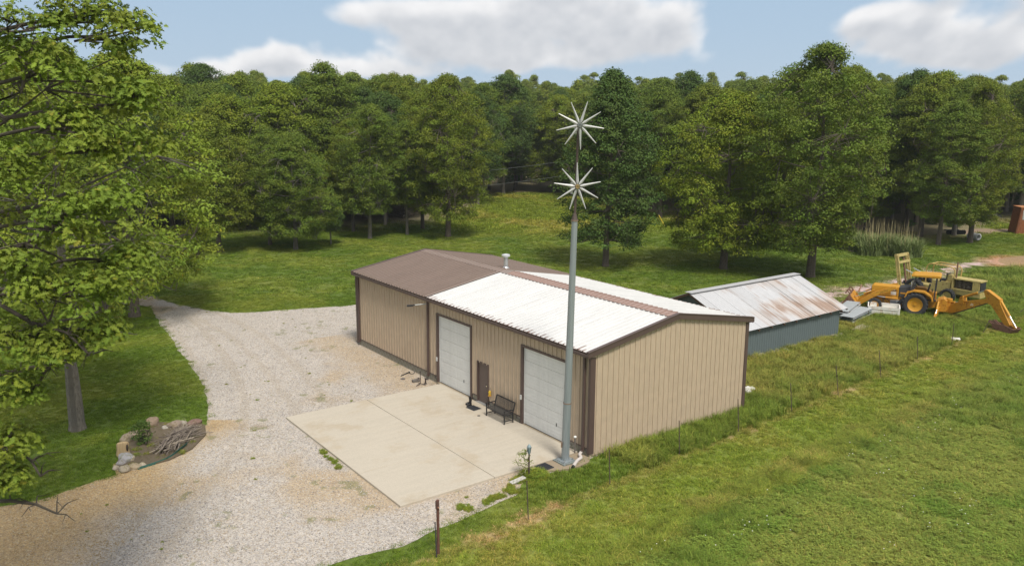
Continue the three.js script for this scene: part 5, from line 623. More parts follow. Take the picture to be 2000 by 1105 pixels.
// crown and wood of one tree; unit is metres, foot at the origin
function growTree(o) {
  const r = rng(o.seed), H = o.h, cb = o.cb * H, R = o.R, wood = { pos: [], uv: [], idx: [] }, lp = [], lc = [];
  const shape = o.shape || ((s) => Math.pow(Math.sin(Math.PI * Math.min(1, Math.max(0, 0.06 + 0.94 * Math.pow(s, 0.80)))), 0.62));
  const lean = V((r() - 0.5) * 0.06 * H, 0, (r() - 0.5) * 0.06 * H), tr = [], tR = [], NT = 9;
  for (let i = 0; i <= NT; i++) { const t = i / NT * 0.93; tr.push(V(lean.x * t + Math.sin(t * 7 + o.seed) * 0.14 * (H / 16) * t, H * t - (i ? 0 : 0.3), lean.z * t + Math.cos(t * 6 + o.seed) * 0.14 * (H / 16) * t)); tR.push(o.tr * (i === 0 ? 1.5 : i === 1 ? 1.02 : Math.max(0.06, 1.0 - t * 0.98))); }
  tr.splice(1, 0, tr[0].clone().lerp(tr[1], 0.3)); tR.splice(1, 0, o.tr * 1.12);
  limb(wood, tr, tR, 9);
  const onTrunk = (y) => { const q = Math.min(0.92, Math.max(0, y / H)) / 0.93 * NT, i = Math.min(NT - 1, Math.floor(q)); return tr[i + 1 + (i ? 0 : 0)].clone().lerp(tr[Math.min(NT + 1, i + 2)], q - i); };
  // main limbs
  const spine = [], NL = o.limbs || 20;
  for (let i = 0; i < NL; i++) {
    const s = (i + 0.3 + 0.5 * r()) / NL, y = cb * 0.92 + (H * 0.86 - cb * 0.92) * s, az = i * 2.4 + r() * 0.8, st = onTrunk(y), len = R * shape(s * 0.9 + 0.06) * (0.72 + 0.25 * r()), rise = lerp(o.droop ?? -0.05, 1.1, Math.pow(s, 1.3)) * len * (0.6 + 0.4 * r()), pts = [], rad = [], r0 = o.tr * lerp(0.38, 0.14, s);
    for (let k = 0; k <= 4; k++) { const t = k / 4, a = az + (r() - 0.5) * 0.35 * t; const p = V(st.x + Math.cos(a) * len * t, Math.min(H * 0.97, st.y + rise * Math.pow(t, 1.4) + (r() - 0.5) * 0.25 * t), st.z + Math.sin(a) * len * t); pts.push(p); rad.push(Math.max(0.018, r0 * (1 - 0.85 * t))); spine.push(p); if (k) spine.push(p.clone().lerp(pts[k - 1], 0.5)); }
    limb(wood, pts, rad, 5);
  }
  // leaf clumps through the crown's volume, thinned by noise so that gaps and an uneven outline come about
  const leaf = (p, n, size, tint) => {
    const a = Math.abs(n.y) < 0.95 ? V(0, 1, 0) : V(1, 0, 0), u0 = a.clone().cross(n).normalize(), v0 = n.clone().cross(u0), t = r() * 6.283, u = u0.clone().multiplyScalar(Math.cos(t)).addScaledVector(v0, Math.sin(t)), v = n.clone().cross(u), P = o.leafP || KITE, F = o.leafF || KITEF;
    for (const f of F) for (const k of f) { const x = P[k][0] * size * (o.wide || 1), y = (P[k][1] - 0.4) * size, z = Math.abs(P[k][0]) * size * 0.35 - y * y / size * 0.25; lp.push(p.x + u.x * x + v.x * y + n.x * z, p.y + u.y * x + v.y * y + n.y * z, p.z + u.z * x + v.z * y + n.z * z); lc.push(tint[0], tint[1], tint[2]); }
  };
  const clump = (c, rc, nl) => {
    const ct = 0.82 + 0.36 * r(), cy = 0.92 + 0.22 * r(), st = spine.reduce((b, p) => { const d = p.distanceToSquared(c); return d < b[0] ? [d, p] : b; }, [1e9, null])[1];
    if (st && r() < (o.twigs ?? 0.7)) limb(wood, [st, st.clone().lerp(c, 0.55).add(V((r() - 0.5) * 0.2, 0.1 * r(), (r() - 0.5) * 0.2)), c], [0.035 * (o.twigR || 1), 0.022 * (o.twigR || 1), 0.008], 3);
    for (let i = 0; i < nl; i++) {
      const z = -0.55 + 1.5 * r(), a = r() * 6.283, q = Math.sqrt(Math.max(0, 1 - Math.min(1, z * z))), d = V(Math.cos(a) * q, z, Math.sin(a) * q).normalize(), k = rc * Math.pow(0.12 + 0.88 * r(), 0.55);
      const p = V(c.x + d.x * k, c.y + d.y * k * (o.flat || 0.6), c.z + d.z * k), n = V(d.x * 0.7 + (r() - 0.5) * 1.1, d.y * 0.4 + 0.55 + (r() - 0.5) * 0.8, d.z * 0.7 + (r() - 0.5) * 1.1).normalize(), j = 0.84 + 0.32 * r(), pale = r() < 0.03 ? 1.25 : 1;
      leaf(p, n, o.leaf * (0.7 + 0.6 * r()), [ct * cy * j * pale, ct * j, ct * j * (0.8 + 0.3 * r())]);
    }
  };
  let made = 0, tries = 0;
  while (made < o.clumps && tries++ < o.clumps * 30) {
    const s = r(), y = cb + (H - cb) * s, rr0 = R * shape(s), a = r() * 6.283, rr = rr0 * (0.60 + 0.80 * noise3(Math.cos(a) * 1.3 + o.seed * 3.7, y * 0.36, Math.sin(a) * 1.3 + o.seed)), k = Math.pow(r(), 0.42);
    const c = onTrunk(Math.min(y, H * 0.9)); c.y = y; c.x += Math.cos(a) * rr * k; c.z += Math.sin(a) * rr * k;
    if (noise3(c.x * 0.42 + o.seed, c.y * 0.55, c.z * 0.42) < (o.gap ?? 0.40) && k > 0.35) continue;
    clump(c, o.rc * (0.7 + 0.6 * r()), Math.round(o.leaves * (0.7 + 0.6 * r()))); made++;
  }
  for (const [x, y, z, rc] of o.extra || []) { const c = V(x, y, z), st = onTrunk(Math.min(y * 0.97, H * 0.9)), mid = st.clone().lerp(c, 0.5).add(V(0, -0.1, 0)); limb(wood, [st, st.clone().lerp(mid, 0.5).add(V(0, 0.5 + 0.5 * r(), (r() - 0.5))), mid, mid.clone().lerp(c, 0.6).add(V(0.05, 0.12, 0)), c], [0.085, 0.07, 0.055, 0.04, 0.02], 6); spine.push(mid, mid.clone().lerp(c, 0.5), mid.clone().lerp(c, 0.75), c); for (let k = 0; k < 10; k++) { const e = c.clone().add(V((r() - 0.5) * 2 * rc, (r() - 0.4) * 1.3 * rc, (r() - 0.5) * 2 * rc)); spine.push(c.clone().lerp(e, 0.5)); limb(wood, [mid.clone().lerp(c, 0.5 + 0.5 * r()), c.clone().lerp(e, 0.6), e], [0.03, 0.018, 0.008], 3); clump(e, o.rc * (0.75 + 0.5 * r()), o.leaves); } }
  for (const q of o.dead || []) { const pts = q.map((p) => V(...p)); limb(wood, pts, pts.map((_, i) => 0.055 * (1 - 0.8 * i / pts.length)), 5); for (let i = 1; i < pts.length; i++) for (let k = 0; k < 3; k++) { const e = pts[i].clone().add(V((r() - 0.4) * 1.0, (r() - 0.55) * 0.8, (r() - 0.5) * 0.8)), m = pts[i].clone().lerp(e, 0.5).add(V(0, 0.08, 0)); limb(wood, [pts[i], m, e], [0.022, 0.014, 0.006], 3); limb(wood, [m, m.clone().add(V((r() - 0.5) * 0.5, -0.25 * r(), (r() - 0.5) * 0.5))], [0.01, 0.004], 3); } }
  const g = new THREE.BufferGeometry(); g.setAttribute('position', new THREE.Float32BufferAttribute(lp, 3)); g.setAttribute('color', new THREE.Float32BufferAttribute(lc, 3));
  return { wood: geoOf(wood), crown: g, h: H, R };
}
function plant(kind, tone, label, pos, scale, turn, group, name = 'oak_tree', bark = mBark, wide = 1) {
  const o = thing(name, label, 'tree', pos, turn, group); o.scale.set(scale * wide, scale, scale * wide);
  part('trunk', kind.wood, bark, o); part('crown', kind.crown, LEAF[tone], o); return o;
}
// kinds shared by the trees of the lawn and the wood
const egg = (s) => Math.pow(Math.sin(Math.PI * Math.min(1, 0.10 + 0.90 * Math.pow(s, 0.86))), 0.75), dome = (s) => Math.pow(Math.sin(Math.PI * Math.min(1, 0.16 + 0.84 * Math.pow(s, 1.15))), 0.6);
const K = [
  { seed: 11, h: 16, R: 5.2, cb: 0.17, tr: 0.28, clumps: 620, shape: egg },
  { seed: 23, h: 18, R: 4.5, cb: 0.20, tr: 0.28, clumps: 580, shape: dome },
  { seed: 37, h: 15, R: 5.8, cb: 0.13, tr: 0.31, clumps: 680, droop: -0.2, shape: dome },
  { seed: 41, h: 18, R: 4.9, cb: 0.13, tr: 0.29, clumps: 640, leaf: 0.22, droop: -0.25, gap: 0.26, shape: (s) => Math.pow(Math.sin(Math.PI * Math.min(1, 0.16 + 0.84 * Math.pow(s, 0.9))), 0.7) },
  { seed: 61, h: 19, R: 5.9, cb: 0.13, tr: 0.34, clumps: 760, droop: -0.2, gap: 0.38, shape: dome },
  { seed: 67, h: 17, R: 3.9, cb: 0.28, tr: 0.22, clumps: 430, shape: dome },
  { seed: 73, h: 17, R: 5.0, cb: 0.24, tr: 0.27, clumps: 560, gap: 0.42, shape: dome, flat: 0.8 },
].map((k) => growTree({ flat: 0.68, leaves: 78, rc: 0.82, leaf: 0.20, gap: 0.36, ...k }));
const FARK = [{ seed: 71, h: 18, R: 4.6, cb: 0.30, tr: 0.24, clumps: 260, leaves: 56, rc: 1.0, leaf: 0.30, flat: 0.7, limbs: 10, twigs: 0.2 }, { seed: 83, h: 18, R: 4.0, cb: 0.26, tr: 0.22, clumps: 250, leaves: 56, rc: 1.0, leaf: 0.30, flat: 0.7, limbs: 10, twigs: 0.2 }, { seed: 97, h: 18, R: 5.0, cb: 0.34, tr: 0.26, clumps: 270, leaves: 56, rc: 1.0, leaf: 0.30, flat: 0.7, limbs: 10, twigs: 0.2 }].map(growTree);

// the trees one can tell apart, by the foot of the trunk and the top of the crown in the photograph
const sizeOf = (bx, by, ty, tx = bx) => { const b = at(bx, by); return [b, over(tx, ty, b).y]; };
[
  [1183, 520, 142, 3, 'dark', 'dense dark green tree on the lawn just behind the pole', 'hickory_tree', 1.0],
  [1413, 525, 186, 2, 'fresh', 'bright yellow-green round tree on the lawn behind the shed', 'oak_tree', 1.02],
  [1442, 496, 250, 0, 'mid', 'half-hidden green tree just behind the bright round one', 'oak_tree', 0.9],
  [1583, 541, 92, 4, 'mid', 'tallest broad green tree on the lawn above the rusty shed', 'oak_tree', 1.0],
  [875, 462, 150, 4, 'olive', 'tall tree at the end of the grove with drooping low boughs', 'oak_tree', 0.92],
  [722, 466, 208, 1, 'mid', 'slim tree with a bare pale trunk at the front of the grove', 'oak_tree', 0.95],
  [577, 487, 262, 2, 'mid', 'broad twin-stemmed tree at the front of the grove', 'oak_tree', 0.95],
  [825, 446, 190, 1, 'olive', 'tree with a straight trunk second from the grove end', 'oak_tree', 0.9],
  [795, 458, 240, 5, 'mid', 'thin-stemmed tree between the pale trunk and the grove end', 'oak_tree', 1.0],
  [752, 440, 225, 5, 'mid', 'thin dark-stemmed tree behind the pale trunk', 'oak_tree', 1.0],
  [527, 478, 250, 0, 'mid', 'shaded tree on the drive side of the twin stems', 'oak_tree', 0.95],
  [646, 477, 385, 5, 'dark', 'small sapling under the grove between the larger trunks', 'young_tree', 1.2],
  [428, 492, 230, 0, 'olive', 'green tree at the lawn edge beside the near foliage', 'oak_tree', 1.0],
  [690, 452, 235, 1, 'olive', 'tree behind the grove front with a leaning stem', 'oak_tree', 0.95],
  [983, 378, 150, 5, 'dark', 'tree with a pale bare trunk at the far end of the clearing', 'oak_tree', 1.15],
  [1895, 474, 165, 4, 'olive', 'big tree with a thick trunk beside the white pipe', 'oak_tree', 0.86],
  [1833, 478, 200, 1, 'mid', 'slender tree beside the harrow at the wood edge', 'oak_tree', 1.0],
  [1700, 452, 178, 3, 'mid', 'leafy tree rising behind the reeds', 'oak_tree', 0.9],
  [1798, 462, 150, 0, 'olive', 'tree with a dark trunk at the wood edge above the reeds', 'oak_tree', 0.9],
].forEach(([bx, by, ty, k, tone, label, name, wide], i) => { const [b, h] = sizeOf(bx, by, ty); plant(K[k], tone, label, b, h / K[k].h, i * 2.1 + 0.4, null, name, k === 5 || i === 5 || i === 6 ? mBarkPale : mBark, wide); });
{ const [b, h] = sizeOf(1290, 425, 170); plant(K[1], 'mid', 'tree standing behind the gap beside the yellow guy guard', b, h / 18, 1, null); }
// the front ranks of the wood, each tree on its own foot
{
  const r = rng(404), placed = []; let n = 0, tries = 0;
  while (n < 150 && tries++ < 20000) {
    const t = -0.66 + 1.36 * r(), z0 = r(), probe = V(t * 100, 0, -100), e = edgeDepth(t * 100, -100), d = e + 2 + 46 * z0 * z0, x = t * d, z = -d;
    if (placed.some(([a, b]) => Math.hypot(a - x, b - z) < 4.6)) continue;
    if (Math.hypot(x - 62, z + 102) < 7 || Math.hypot(x - 64, z + 113) < 5) continue;
    placed.push([x, z]); const k = [0, 1, 6, 5, 1, 4, 6, 2][Math.floor(r() * 8)], h = 14 + 4 * r() + (z0 > 0.4 ? 1.2 : 0) + (r() < 0.1 ? 2 : 0) + (t > 0.2 ? 1.3 : 0), tone = ['mid', 'olive', 'olive', 'fresh', 'mid', 'dark'][Math.floor(r() * 6)];
    const side = t < -0.035 ? ['tree of the grove across the lawn behind the drive', 'trees of the grove behind the drive'] : t < 0.17 ? ['tree of the dark wood edge at the end of the clearing', 'trees at the end of the clearing'] : ['tree of the wood edge behind the lawn trees and machines', 'trees behind the machines'];
    plant(K[k], tone, (tone === 'dark' ? 'dark green ' : tone === 'fresh' ? 'bright green ' : tone === 'olive' ? 'olive green ' : 'mid-green ') + side[0], [x, groundY(x, z), z], h / K[k].h, r() * 6, side[1] + ', ' + tone, 'wood_tree', r() < 0.35 ? mBarkPale : mBark, 0.85 + 0.35 * r()); n++;
  }
}
// the wood beyond, one mass
{
  const r = rng(505), sets = FARK.map(() => []);
  let tries = 0, n = 0;
  while (n < 2100 && tries++ < 60000) { const t = -0.95 + 1.9 * r(), d = 120 + 330 * Math.pow(r(), 1.25), x = t * d, z = -d; if (inWood(x, z) < 38) continue; sets[Math.floor(r() * 3)].push([x, z, r(), r(), r()]); n++; }
  const m = new THREE.Matrix4(), q = new THREE.Quaternion(), c = new THREE.Color();
  const trunks = [], kinds = [];
  sets.forEach((s, k) => {
    const cr = new THREE.InstancedMesh(FARK[k].crown, LEAF.mid, s.length), tk = new THREE.InstancedMesh(FARK[k].wood, mBark, s.length);
    s.forEach(([x, z, a, b, e], i) => { const sc = 0.80 + 0.30 * a * a; q.setFromAxisAngle(V(0, 1, 0), b * 6.28); m.compose(V(x, groundY(x, z) - 0.2, z), q, V(sc, sc * (0.94 + 0.2 * e), sc)); cr.setMatrixAt(i, m); tk.setMatrixAt(i, m); c.setRGB(0.85 + 0.55 * e, 0.88 + 0.36 * e, 0.9 + 0.3 * a); cr.setColorAt(i, c); });
    cr.name = numbered('far_wood_crowns'); tk.name = numbered('far_wood_trunks'); for (const o of [cr, tk]) { o.castShadow = o.receiveShadow = true; scene.add(o); }
    meta(cr, 'unbroken leafy canopy of the far wood to the skyline', 'wood', 'far wood', 'stuff'); meta(tk, 'crowded trunks of the far wood beneath its canopy', 'wood', 'far wood', 'stuff');
  });
  // undergrowth in the wood
  const bush = growTree({ seed: 131, h: 1.5, R: 1.2, cb: 0.05, tr: 0.03, clumps: 26, leaves: 34, rc: 0.5, leaf: 0.22, limbs: 5, twigs: 0.6, gap: 0.2 }), list = [];
  while (list.length < 900) { const t = -0.8 + 1.6 * r(), d = 85 + 120 * r(), x = t * d, z = -d, w = inWood(x, z); if (w < 4 || (w < 22 && r() < 0.75)) continue; list.push([x, z]); }
  const im = new THREE.InstancedMesh(bush.crown, LEAF.dark, list.length); list.forEach(([x, z], i) => { const s = 0.5 + 1.3 * r() * r(); q.setFromAxisAngle(V(0, 1, 0), r() * 6); m.compose(V(x, groundY(x, z), z), q, V(s * 1.3, s, s * 1.3)); im.setMatrixAt(i, m); c.setRGB(0.9 + 0.5 * r(), 0.9 + 0.4 * r(), 1); im.setColorAt(i, c); });
  im.name = 'wood_undergrowth'; meta(im, 'low leafy undergrowth among the trunks of the wood', 'undergrowth', null, 'stuff'); scene.add(im);
}
// ---------------------------------------------------------------- near trees on the drive side
{
  const base = V(-14.6, 0, -19.5);
  const X = (px, py, d, rc) => { const b = V(0, 0, -d), p = over(px, py, b); return [p.x - base.x, p.y, p.z - base.z, rc]; };
  const P3 = (px, py, d) => X(px, py, d, 0).slice(0, 3);
  const near = growTree({ seed: 211, h: 20.5, R: 5.7, cb: 0.30, tr: 0.36, clumps: 290, leaves: 58, rc: 0.50, leaf: 0.15, leafP: OAK, leafF: OAKF, limbs: 24, twigs: 1, gap: 0.50, flat: 0.7, wide: 1.05, twigR: 0.9,
    extra: [X(228, 70, 19, 0.55), X(150, 40, 19, 0.6), X(60, 60, 18.5, 0.7), X(110, 150, 18.5, 0.7), X(255, 205, 19, 0.5), X(140, 250, 18, 0.7), X(230, 290, 18.5, 0.5), X(40, 330, 18, 0.7), X(200, 400, 18, 0.45), X(120, 440, 17.5, 0.6), X(250, 510, 18.5, 0.3), X(60, 520, 17.5, 0.6), X(120, 580, 17.5, 0.6), X(200, 560, 18, 0.4), X(40, 660, 17.5, 0.5), X(110, 690, 17.5, 0.35), X(30, 760, 17.5, 0.4), X(190, 650, 18, 0.3), X(10, 860, 17.5, 0.35), X(20, 930, 17.5, 0.2)],
    dead: [[P3(-60, 500, 18), P3(40, 480, 17.8), P3(110, 440, 17.6), P3(160, 470, 17.6)], [P3(-60, 560, 18), P3(60, 630, 17.6), P3(130, 650, 17.5), P3(170, 690, 17.4)], [P3(-50, 980, 18), P3(20, 978, 17.6), P3(70, 985, 17.5), P3(110, 1003, 17.4)], [P3(-60, 800, 18), P3(30, 870, 17.6), P3(60, 900, 17.5), P3(78, 930, 17.4)], [P3(-40, 210, 18.5), P3(40, 180, 18.3), P3(60, 100, 18.2)], [P3(60, 770, 17.7), P3(90, 720, 17.7), P3(120, 700, 17.6)]] });
  plant(near, 'oak', 'large near oak with lobed leaves and bare grey twigs', base, 1, 0, null, 'oak_tree', mBark);
  const [b2] = sizeOf(150, 838, 200); const t2 = growTree({ seed: 223, h: 16.5, R: 5.6, cb: 0.30, tr: 0.30, clumps: 430, leaves: 60, rc: 0.68, leaf: 0.19, leafP: OAK6, leafF: OAK6F, limbs: 22, twigs: 0.8, gap: 0.38, flat: 0.6, droop: -0.15 });
  plant(t2, 'oak', 'oak whose straight grey trunk stands on the lawn island', b2, 1, 0.6, null, 'oak_tree', mBarkPale);
  const b3 = at(262, 618); const t3 = growTree({ seed: 239, h: 17.5, R: 6.6, cb: 0.13, tr: 0.34, clumps: 560, leaves: 64, rc: 0.85, leaf: 0.23, leafP: OAK6, leafF: OAK6F, limbs: 22, twigs: 0.6, gap: 0.36, flat: 0.55, droop: -0.25 });
  plant(t3, 'fresh', 'spreading tree with low boughs where the drive bends away', b3, 1, 2.2, null);
  const b4 = at(60, 600); plant(t3, 'mid', 'spreading tree behind the oaks beyond the drive bend', b4, 1.05, 4.4, null);
}
// leafy bush in the stone bed
{ const p = at(278, 868), g = growTree({ seed: 301, h: 0.95, R: 0.55, cb: 0.05, tr: 0.02, clumps: 30, leaves: 34, rc: 0.2, leaf: 0.085, limbs: 6, twigs: 0.5, gap: 0.1 }), o = thing('leafy_bush', 'small dense green bush growing among the bed stones', 'bush', [p.x, 0.06, p.z]); part('stem', g.wood, mBark, o); part('foliage', g.crown, LEAF.dark, o); }
// tall reeds
{
  const reed = (seed) => { const r = rng(seed), pos = [], col = []; const blade = (x, z, h, a, w, bend, c) => { const dx = Math.cos(a), dz = Math.sin(a); let px = x, pz = z, py = 0; for (let k = 0; k < 4; k++) { const t1 = (k + 1) / 4, nx = x + dx * bend * t1 * t1, nz = z + dz * bend * t1 * t1, ny = h * (t1 - 0.22 * bend * t1 * t1), w0 = w * (1 - k / 4 * 0.8), w1 = w * (1 - t1 * 0.95); const ax = -dz, az = dx; const A = [px - ax * w0, py, pz - az * w0], B = [px + ax * w0, py, pz + az * w0], C = [nx + ax * w1, ny, nz + az * w1], D = [nx - ax * w1, ny, nz - az * w1]; pos.push(...A, ...B, ...C, ...A, ...C, ...D); for (let q = 0; q < 6; q++) col.push(...c); px = nx; py = ny; pz = nz; } }; for (let i = 0; i < 90; i++) { const a = r() * 6.28, q = Math.sqrt(r()) * 0.7, v = 0.8 + 0.4 * r(); blade(Math.cos(a) * q, Math.sin(a) * q, 1.2 + 1.3 * r(), r() * 6.28, 0.04 + 0.025 * r(), 0.5 + 1.0 * r(), [v, v, v]); } for (let i = 0; i < 3; i++) blade((r() - 0.5), (r() - 0.5), 3.0 + 0.8 * r(), r() * 6, 0.03, 0.25, [2.2, 1.5, 2.2]); const g = new THREE.BufferGeometry(); g.setAttribute('position', new THREE.Float32BufferAttribute(pos, 3)); g.setAttribute('color', new THREE.Float32BufferAttribute(col, 3)); return g; };
  const gs = [reed(1), reed(2), reed(3)], mR = leafMat([0.22, 0.275, 0.10]), r = rng(9), a = at(1690, 500), b = at(1808, 506);
  const o = thing('reed_clump', 'wide clump of tall pale green reeds behind the digger', 'reeds', a.clone().lerp(b, 0.5)); const merged = [];
  for (let i = 0; i < 46; i++) { const t = r(), p = a.clone().lerp(b, t), g = gs[i % 3].clone(), s = 0.8 + 0.4 * r(); g.applyMatrix4(new THREE.Matrix4().compose(V(p.x - o.position.x, 0, p.z - o.position.z - r() * 4.5), new THREE.Quaternion().setFromAxisAngle(V(0, 1, 0), r() * 6), V(s, s, s))); merged.push(g); }
  part('stalks', mergeGeometries(merged.slice(0, 23)), mR, o); part('stalks', mergeGeometries(merged.slice(23)), mR, o);
}
// ---------------------------------------------------------------- grass: patches of blades
{
  const patch = (seed, o) => { const r = rng(seed), pos = [], col = []; let tx = 0, tz = 0, th = 1, tv = 1, ta = 0; for (let i = 0; i < o.n; i++) { if (i % 24 === 0) { tx = (r() - 0.5) * 1.1; tz = (r() - 0.5) * 1.1; th = 0.6 + 0.8 * r(); tv = 0.72 + 0.56 * r(); ta = r() * 6.28; } const x = tx + (r() + r() + r() - 1.5) * 0.22, z = tz + (r() + r() + r() - 1.5) * 0.22, a = r() < 0.5 ? ta + (r() - 0.5) : r() * 6.28, h = th * o.h * (0.45 + 0.8 * r() * r() + 0.25 * r()), b = h * (0.25 + o.bend * r()), w = o.w * (0.7 + 0.6 * r()), dx = Math.cos(a), dz = Math.sin(a), v = tv * (0.8 + 0.4 * r()), dry = r() < o.dry ? 1 : 0, c = dry ? [2.0 * v, 1.45 * v, 2.4 * v] : [v * (0.9 + 0.2 * r()), v, v];
      const mx = x + dx * b * 0.4, mz = z + dz * b * 0.4, my = h * 0.6, A = [x - dz * w, -0.01, z + dx * w], B = [x + dz * w, -0.01, z - dx * w], C = [mx + dz * w * 0.8, my, mz - dx * w * 0.8], D = [mx - dz * w * 0.8, my, mz + dx * w * 0.8], E = [x + dx * b, h * (1 - 0.25 * o.bend), z + dz * b]; pos.push(...A, ...B, ...C, ...A, ...C, ...D, ...D, ...C, ...E); for (let k = 0; k < 9; k++) col.push(...c); }
    for (let i = 0; i < (o.broad || 0); i++) { const x = (r() - 0.5), z = (r() - 0.5), n = 5 + Math.floor(r() * 4), hh = o.h * (0.5 + 0.5 * r()), v = 0.75 + 0.5 * r(); for (let k = 0; k < n; k++) { const a = k * 2.4 + r(), L0 = 0.06 + 0.07 * r(), y = hh * (k + 1) / n, dx = Math.cos(a), dz = Math.sin(a), w = L0 * 0.35; const A = [x, y, z], B = [x + dx * L0 * 0.55 - dz * w, y + 0.03, z + dz * L0 * 0.55 + dx * w], C = [x + dx * L0 * 1.1, y + 0.005, z + dz * L0 * 1.1], D = [x + dx * L0 * 0.55 + dz * w, y + 0.03, z + dz * L0 * 0.55 - dx * w]; pos.push(...A, ...B, ...C, ...A, ...C, ...D); for (let q = 0; q < 6; q++) col.push(v * 0.9, v * 1.02, v); } }
    const g = new THREE.BufferGeometry(); g.setAttribute('position', new THREE.Float32BufferAttribute(pos, 3)); g.setAttribute('color', new THREE.Float32BufferAttribute(col, 3)); return g; };
  const kinds = {
    lawn: [1, 2, 3].map((s) => patch(s, { n: 420, h: 0.075, w: 0.010, bend: 0.8, dry: 0.03 })),
    mown: [4, 5, 6].map((s) => patch(s, { n: 400, h: 0.12, w: 0.010, bend: 0.9, dry: 0.10 })),
    tall: [7, 8, 9].map((s) => patch(s, { n: 440, h: 0.62, w: 0.009, bend: 0.9, dry: 0.11 })),
    weed: [10, 11, 12].map((s) => patch(s, { n: 300, h: 0.34, w: 0.009, bend: 0.9, dry: 0.08, broad: 34 })),
  };
  const mG = new THREE.MeshPhysicalMaterial({ color: 0xffffff, vertexColors: true, roughness: 0.7, transmission: 0.14, thickness: 0, side: THREE.DoubleSide, specularIntensity: 0.35 });
  const lists = {}; for (const k of Object.keys(kinds)) lists[k] = [[], [], []];
  const r = rng(909); let total = 0;
  const bands = [[21, 62, 0.44, 0.62], [62, 100, 0.95, 1.25], [100, 152, 1.9, 2.4]];
  for (const [d0, d1, step, sc] of bands) for (let z = -d0; z > -d1; z -= step) { const lim = 0.70 * -z + 3; for (let x = -lim; x < lim; x += step) {
    const px = x + (r() - 0.5) * step, pz = z + (r() - 0.5) * step, v = r(), [lx, lz] = toLocal(px, pz);
    if (lx > -0.28 && lx < DEP + 0.25 && lz < 0.12 && lz > -L - 0.25) continue; if (lx > -8.75 && lx < 0.3 && lz > -11.85 && lz < -0.35) continue; if (lx > -2.9 && lx < 0.2 && lz >= -0.5 && lz < 0.5) continue;
    if (lx > 15.9 && lx < 26.3 && lz < -5.1 && lz > -13) continue;
    if (inPoly(drive, px, pz) || inPoly(bedLine, px, pz)) continue;
    const q = zone(px, pz); if (v > q.thick) continue; const k = q.kind, s = sc * (0.85 + 0.3 * r()), hs = s * q.h * (d0 > 60 ? 0.8 : 1) * (0.75 + 0.5 * r());
    lists[k][Math.floor(r() * 3)].push([px, pz, s, hs, r() * 6.28, q.c]); total++;
  } }
  const m = new THREE.Matrix4(), Q = new THREE.Quaternion(), c = new THREE.Color();
  const say = { lawn: 'short green lawn grass round the drive and trees', mown: 'yellowish mown grass along the fence and clearing', tall: 'tall unmown grass between workshop, shed and fence', weed: 'rough weedy grass of the field outside the fence' };
  for (const k of Object.keys(kinds)) kinds[k].forEach((g, i) => { const s = lists[k][i]; if (!s.length) return; const im = new THREE.InstancedMesh(g, mG, s.length); s.forEach(([x, z, a, h, t, col], n) => { Q.setFromAxisAngle(V(0, 1, 0), t); m.compose(V(x, groundY(x, z) + 0.005, z), Q, V(a, h, a)); im.setMatrixAt(n, m); const j = 0.9 + 0.2 * ((n * 7919) % 97) / 97; c.setRGB(col[0] * j * 1.05, col[1] * j * 1.05, col[2] * j); im.setColorAt(n, c); }); im.name = numbered(k + '_grass'); im.castShadow = im.receiveShadow = true; meta(im, say[k], 'grass', k + ' grass', 'stuff'); scene.add(im); });
  // weeds in the gravel and along the edge of the apron
  const list = []; const add = (x, z, s) => list.push([x, z, s]);
  for (let i = 0; i < 260; i++) { const d = 24 + 34 * r(), x = (-0.62 + 0.62 * r()) * d; if (!inPoly(drive, x, -d)) continue; const [lx, lz] = toLocal(x, -d); if (lx > -8.6 && lz > -11.7) continue; if (fbm(x / 3, -d / 3, 2, 77) < 0.50) continue; add(x, -d, 0.06 + 0.14 * r() * r()); }
  for (let i = 0; i < 16; i++) { const t = r(), p = at(lerp(622, 664, t), lerp(874, 915, t)); add(p.x + (r() - 0.5) * 0.2, p.z + (r() - 0.5) * 0.2, 0.14 + 0.14 * r()); }
  for (let i = 0; i < 420; i++) { const t = r(), p = at(lerp(905, 1046, t) + (r() - 0.5) * 30, lerp(975, 925, t) + 26 * r()); const l = toLocal(p.x, p.z); if (l[1] < -0.5 || fbm(p.x * 1.6, p.z * 1.6, 2, 12) < 0.46 || r() < 0.45) continue; add(p.x, p.z, 0.10 + 0.2 * r()); }
  for (let i = 0; i < 60; i++) { const p = at(238 + 160 * r(), 830 + 85 * r()); if (inPoly(bedLine, p.x, p.z)) add(p.x, p.z, 0.14 + 0.2 * r()); }
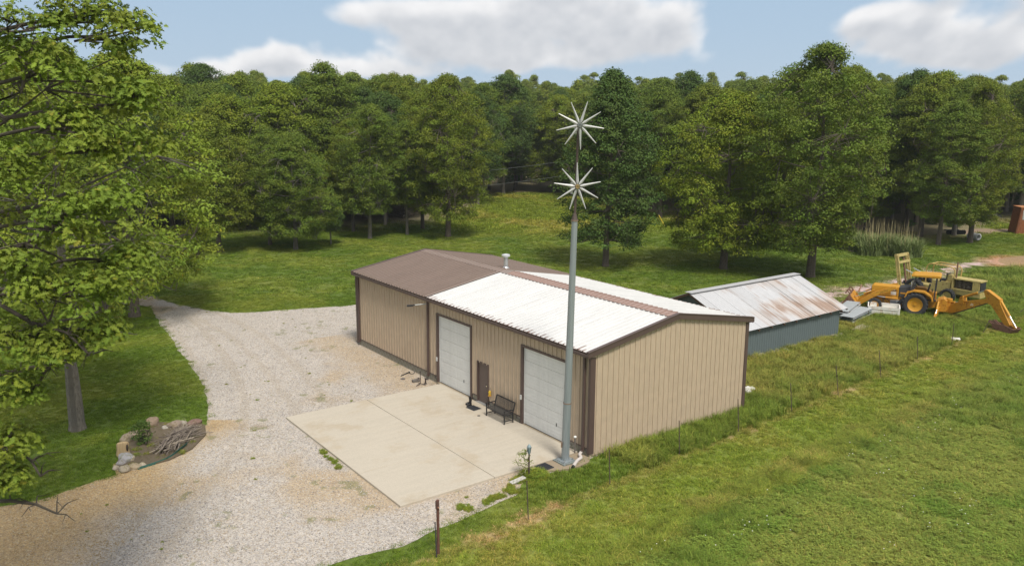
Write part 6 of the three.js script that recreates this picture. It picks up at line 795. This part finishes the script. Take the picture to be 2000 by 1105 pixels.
  for (let i = 0; i < 16; i++) { const p = at(1045 + (r() - 0.5) * 26, 930 + (r() - 0.5) * 10); add(p.x, p.z, 0.5); }
  const wm = new THREE.InstancedMesh(kinds.weed[0], mG, list.length); list.forEach(([x, z, s], i) => { Q.setFromAxisAngle(V(0, 1, 0), r() * 6); m.compose(V(x, 0.01, z), Q, V(s, s * 1.2, s)); wm.setMatrixAt(i, m); c.setRGB(0.22 + 0.08 * r(), 0.26 + 0.05 * r(), 0.035); wm.setColorAt(i, c); }); wm.name = 'gravel_weeds'; meta(wm, 'small weeds sprouting through gravel and along the apron edge', 'weeds', null, 'stuff'); scene.add(wm);
  // white flower heads in the rough field
  const fl = []; while (fl.length < 80) { const d = 24 + 32 * r(), x = (0.05 + 0.6 * r()) * d; if (fenceSide(x, -d) < 4 || fbm(x / 3, -d / 3, 2, 88) < 0.55) continue; fl.push([x, -d]); }
  const fm = new THREE.InstancedMesh(new THREE.SphereGeometry(1, 6, 4).scale(1, 0.5, 1), mat([0.7, 0.7, 0.62]), fl.length); fl.forEach(([x, z], i) => { const s = 0.012 + 0.016 * r(); m.compose(V(x, 0.22 + 0.12 * r(), z), Q, V(s, s, s)); fm.setMatrixAt(i, m); }); fm.name = 'white_flowers'; meta(fm, 'scattered white flower heads in the rough field grass', 'flowers', null, 'stuff'); scene.add(fm);
}
{ // wiry weed by the lantern post
  const p = at(1026, 932), r = rng(3), w = { pos: [], uv: [], idx: [] }, g = growTree({ seed: 333, h: 1.15, R: 0.45, cb: 0.1, tr: 0.012, clumps: 26, leaves: 12, rc: 0.13, leaf: 0.05, limbs: 12, twigs: 1, twigR: 0.2, gap: 0 }); const o = thing('wiry_weed', 'tall wiry weed growing beside the lantern post', 'weed', p); part('stem', g.wood, mat([0.20, 0.22, 0.08]), o); part('leaves', g.crown, LEAF.fresh, o);
}

// ---------------------------------------------------------------- summer air
scene.fog = new THREE.FogExp2(new THREE.Color().setRGB(0.80, 0.86, 0.92), 0.0002);

renderer.render(scene, camera);
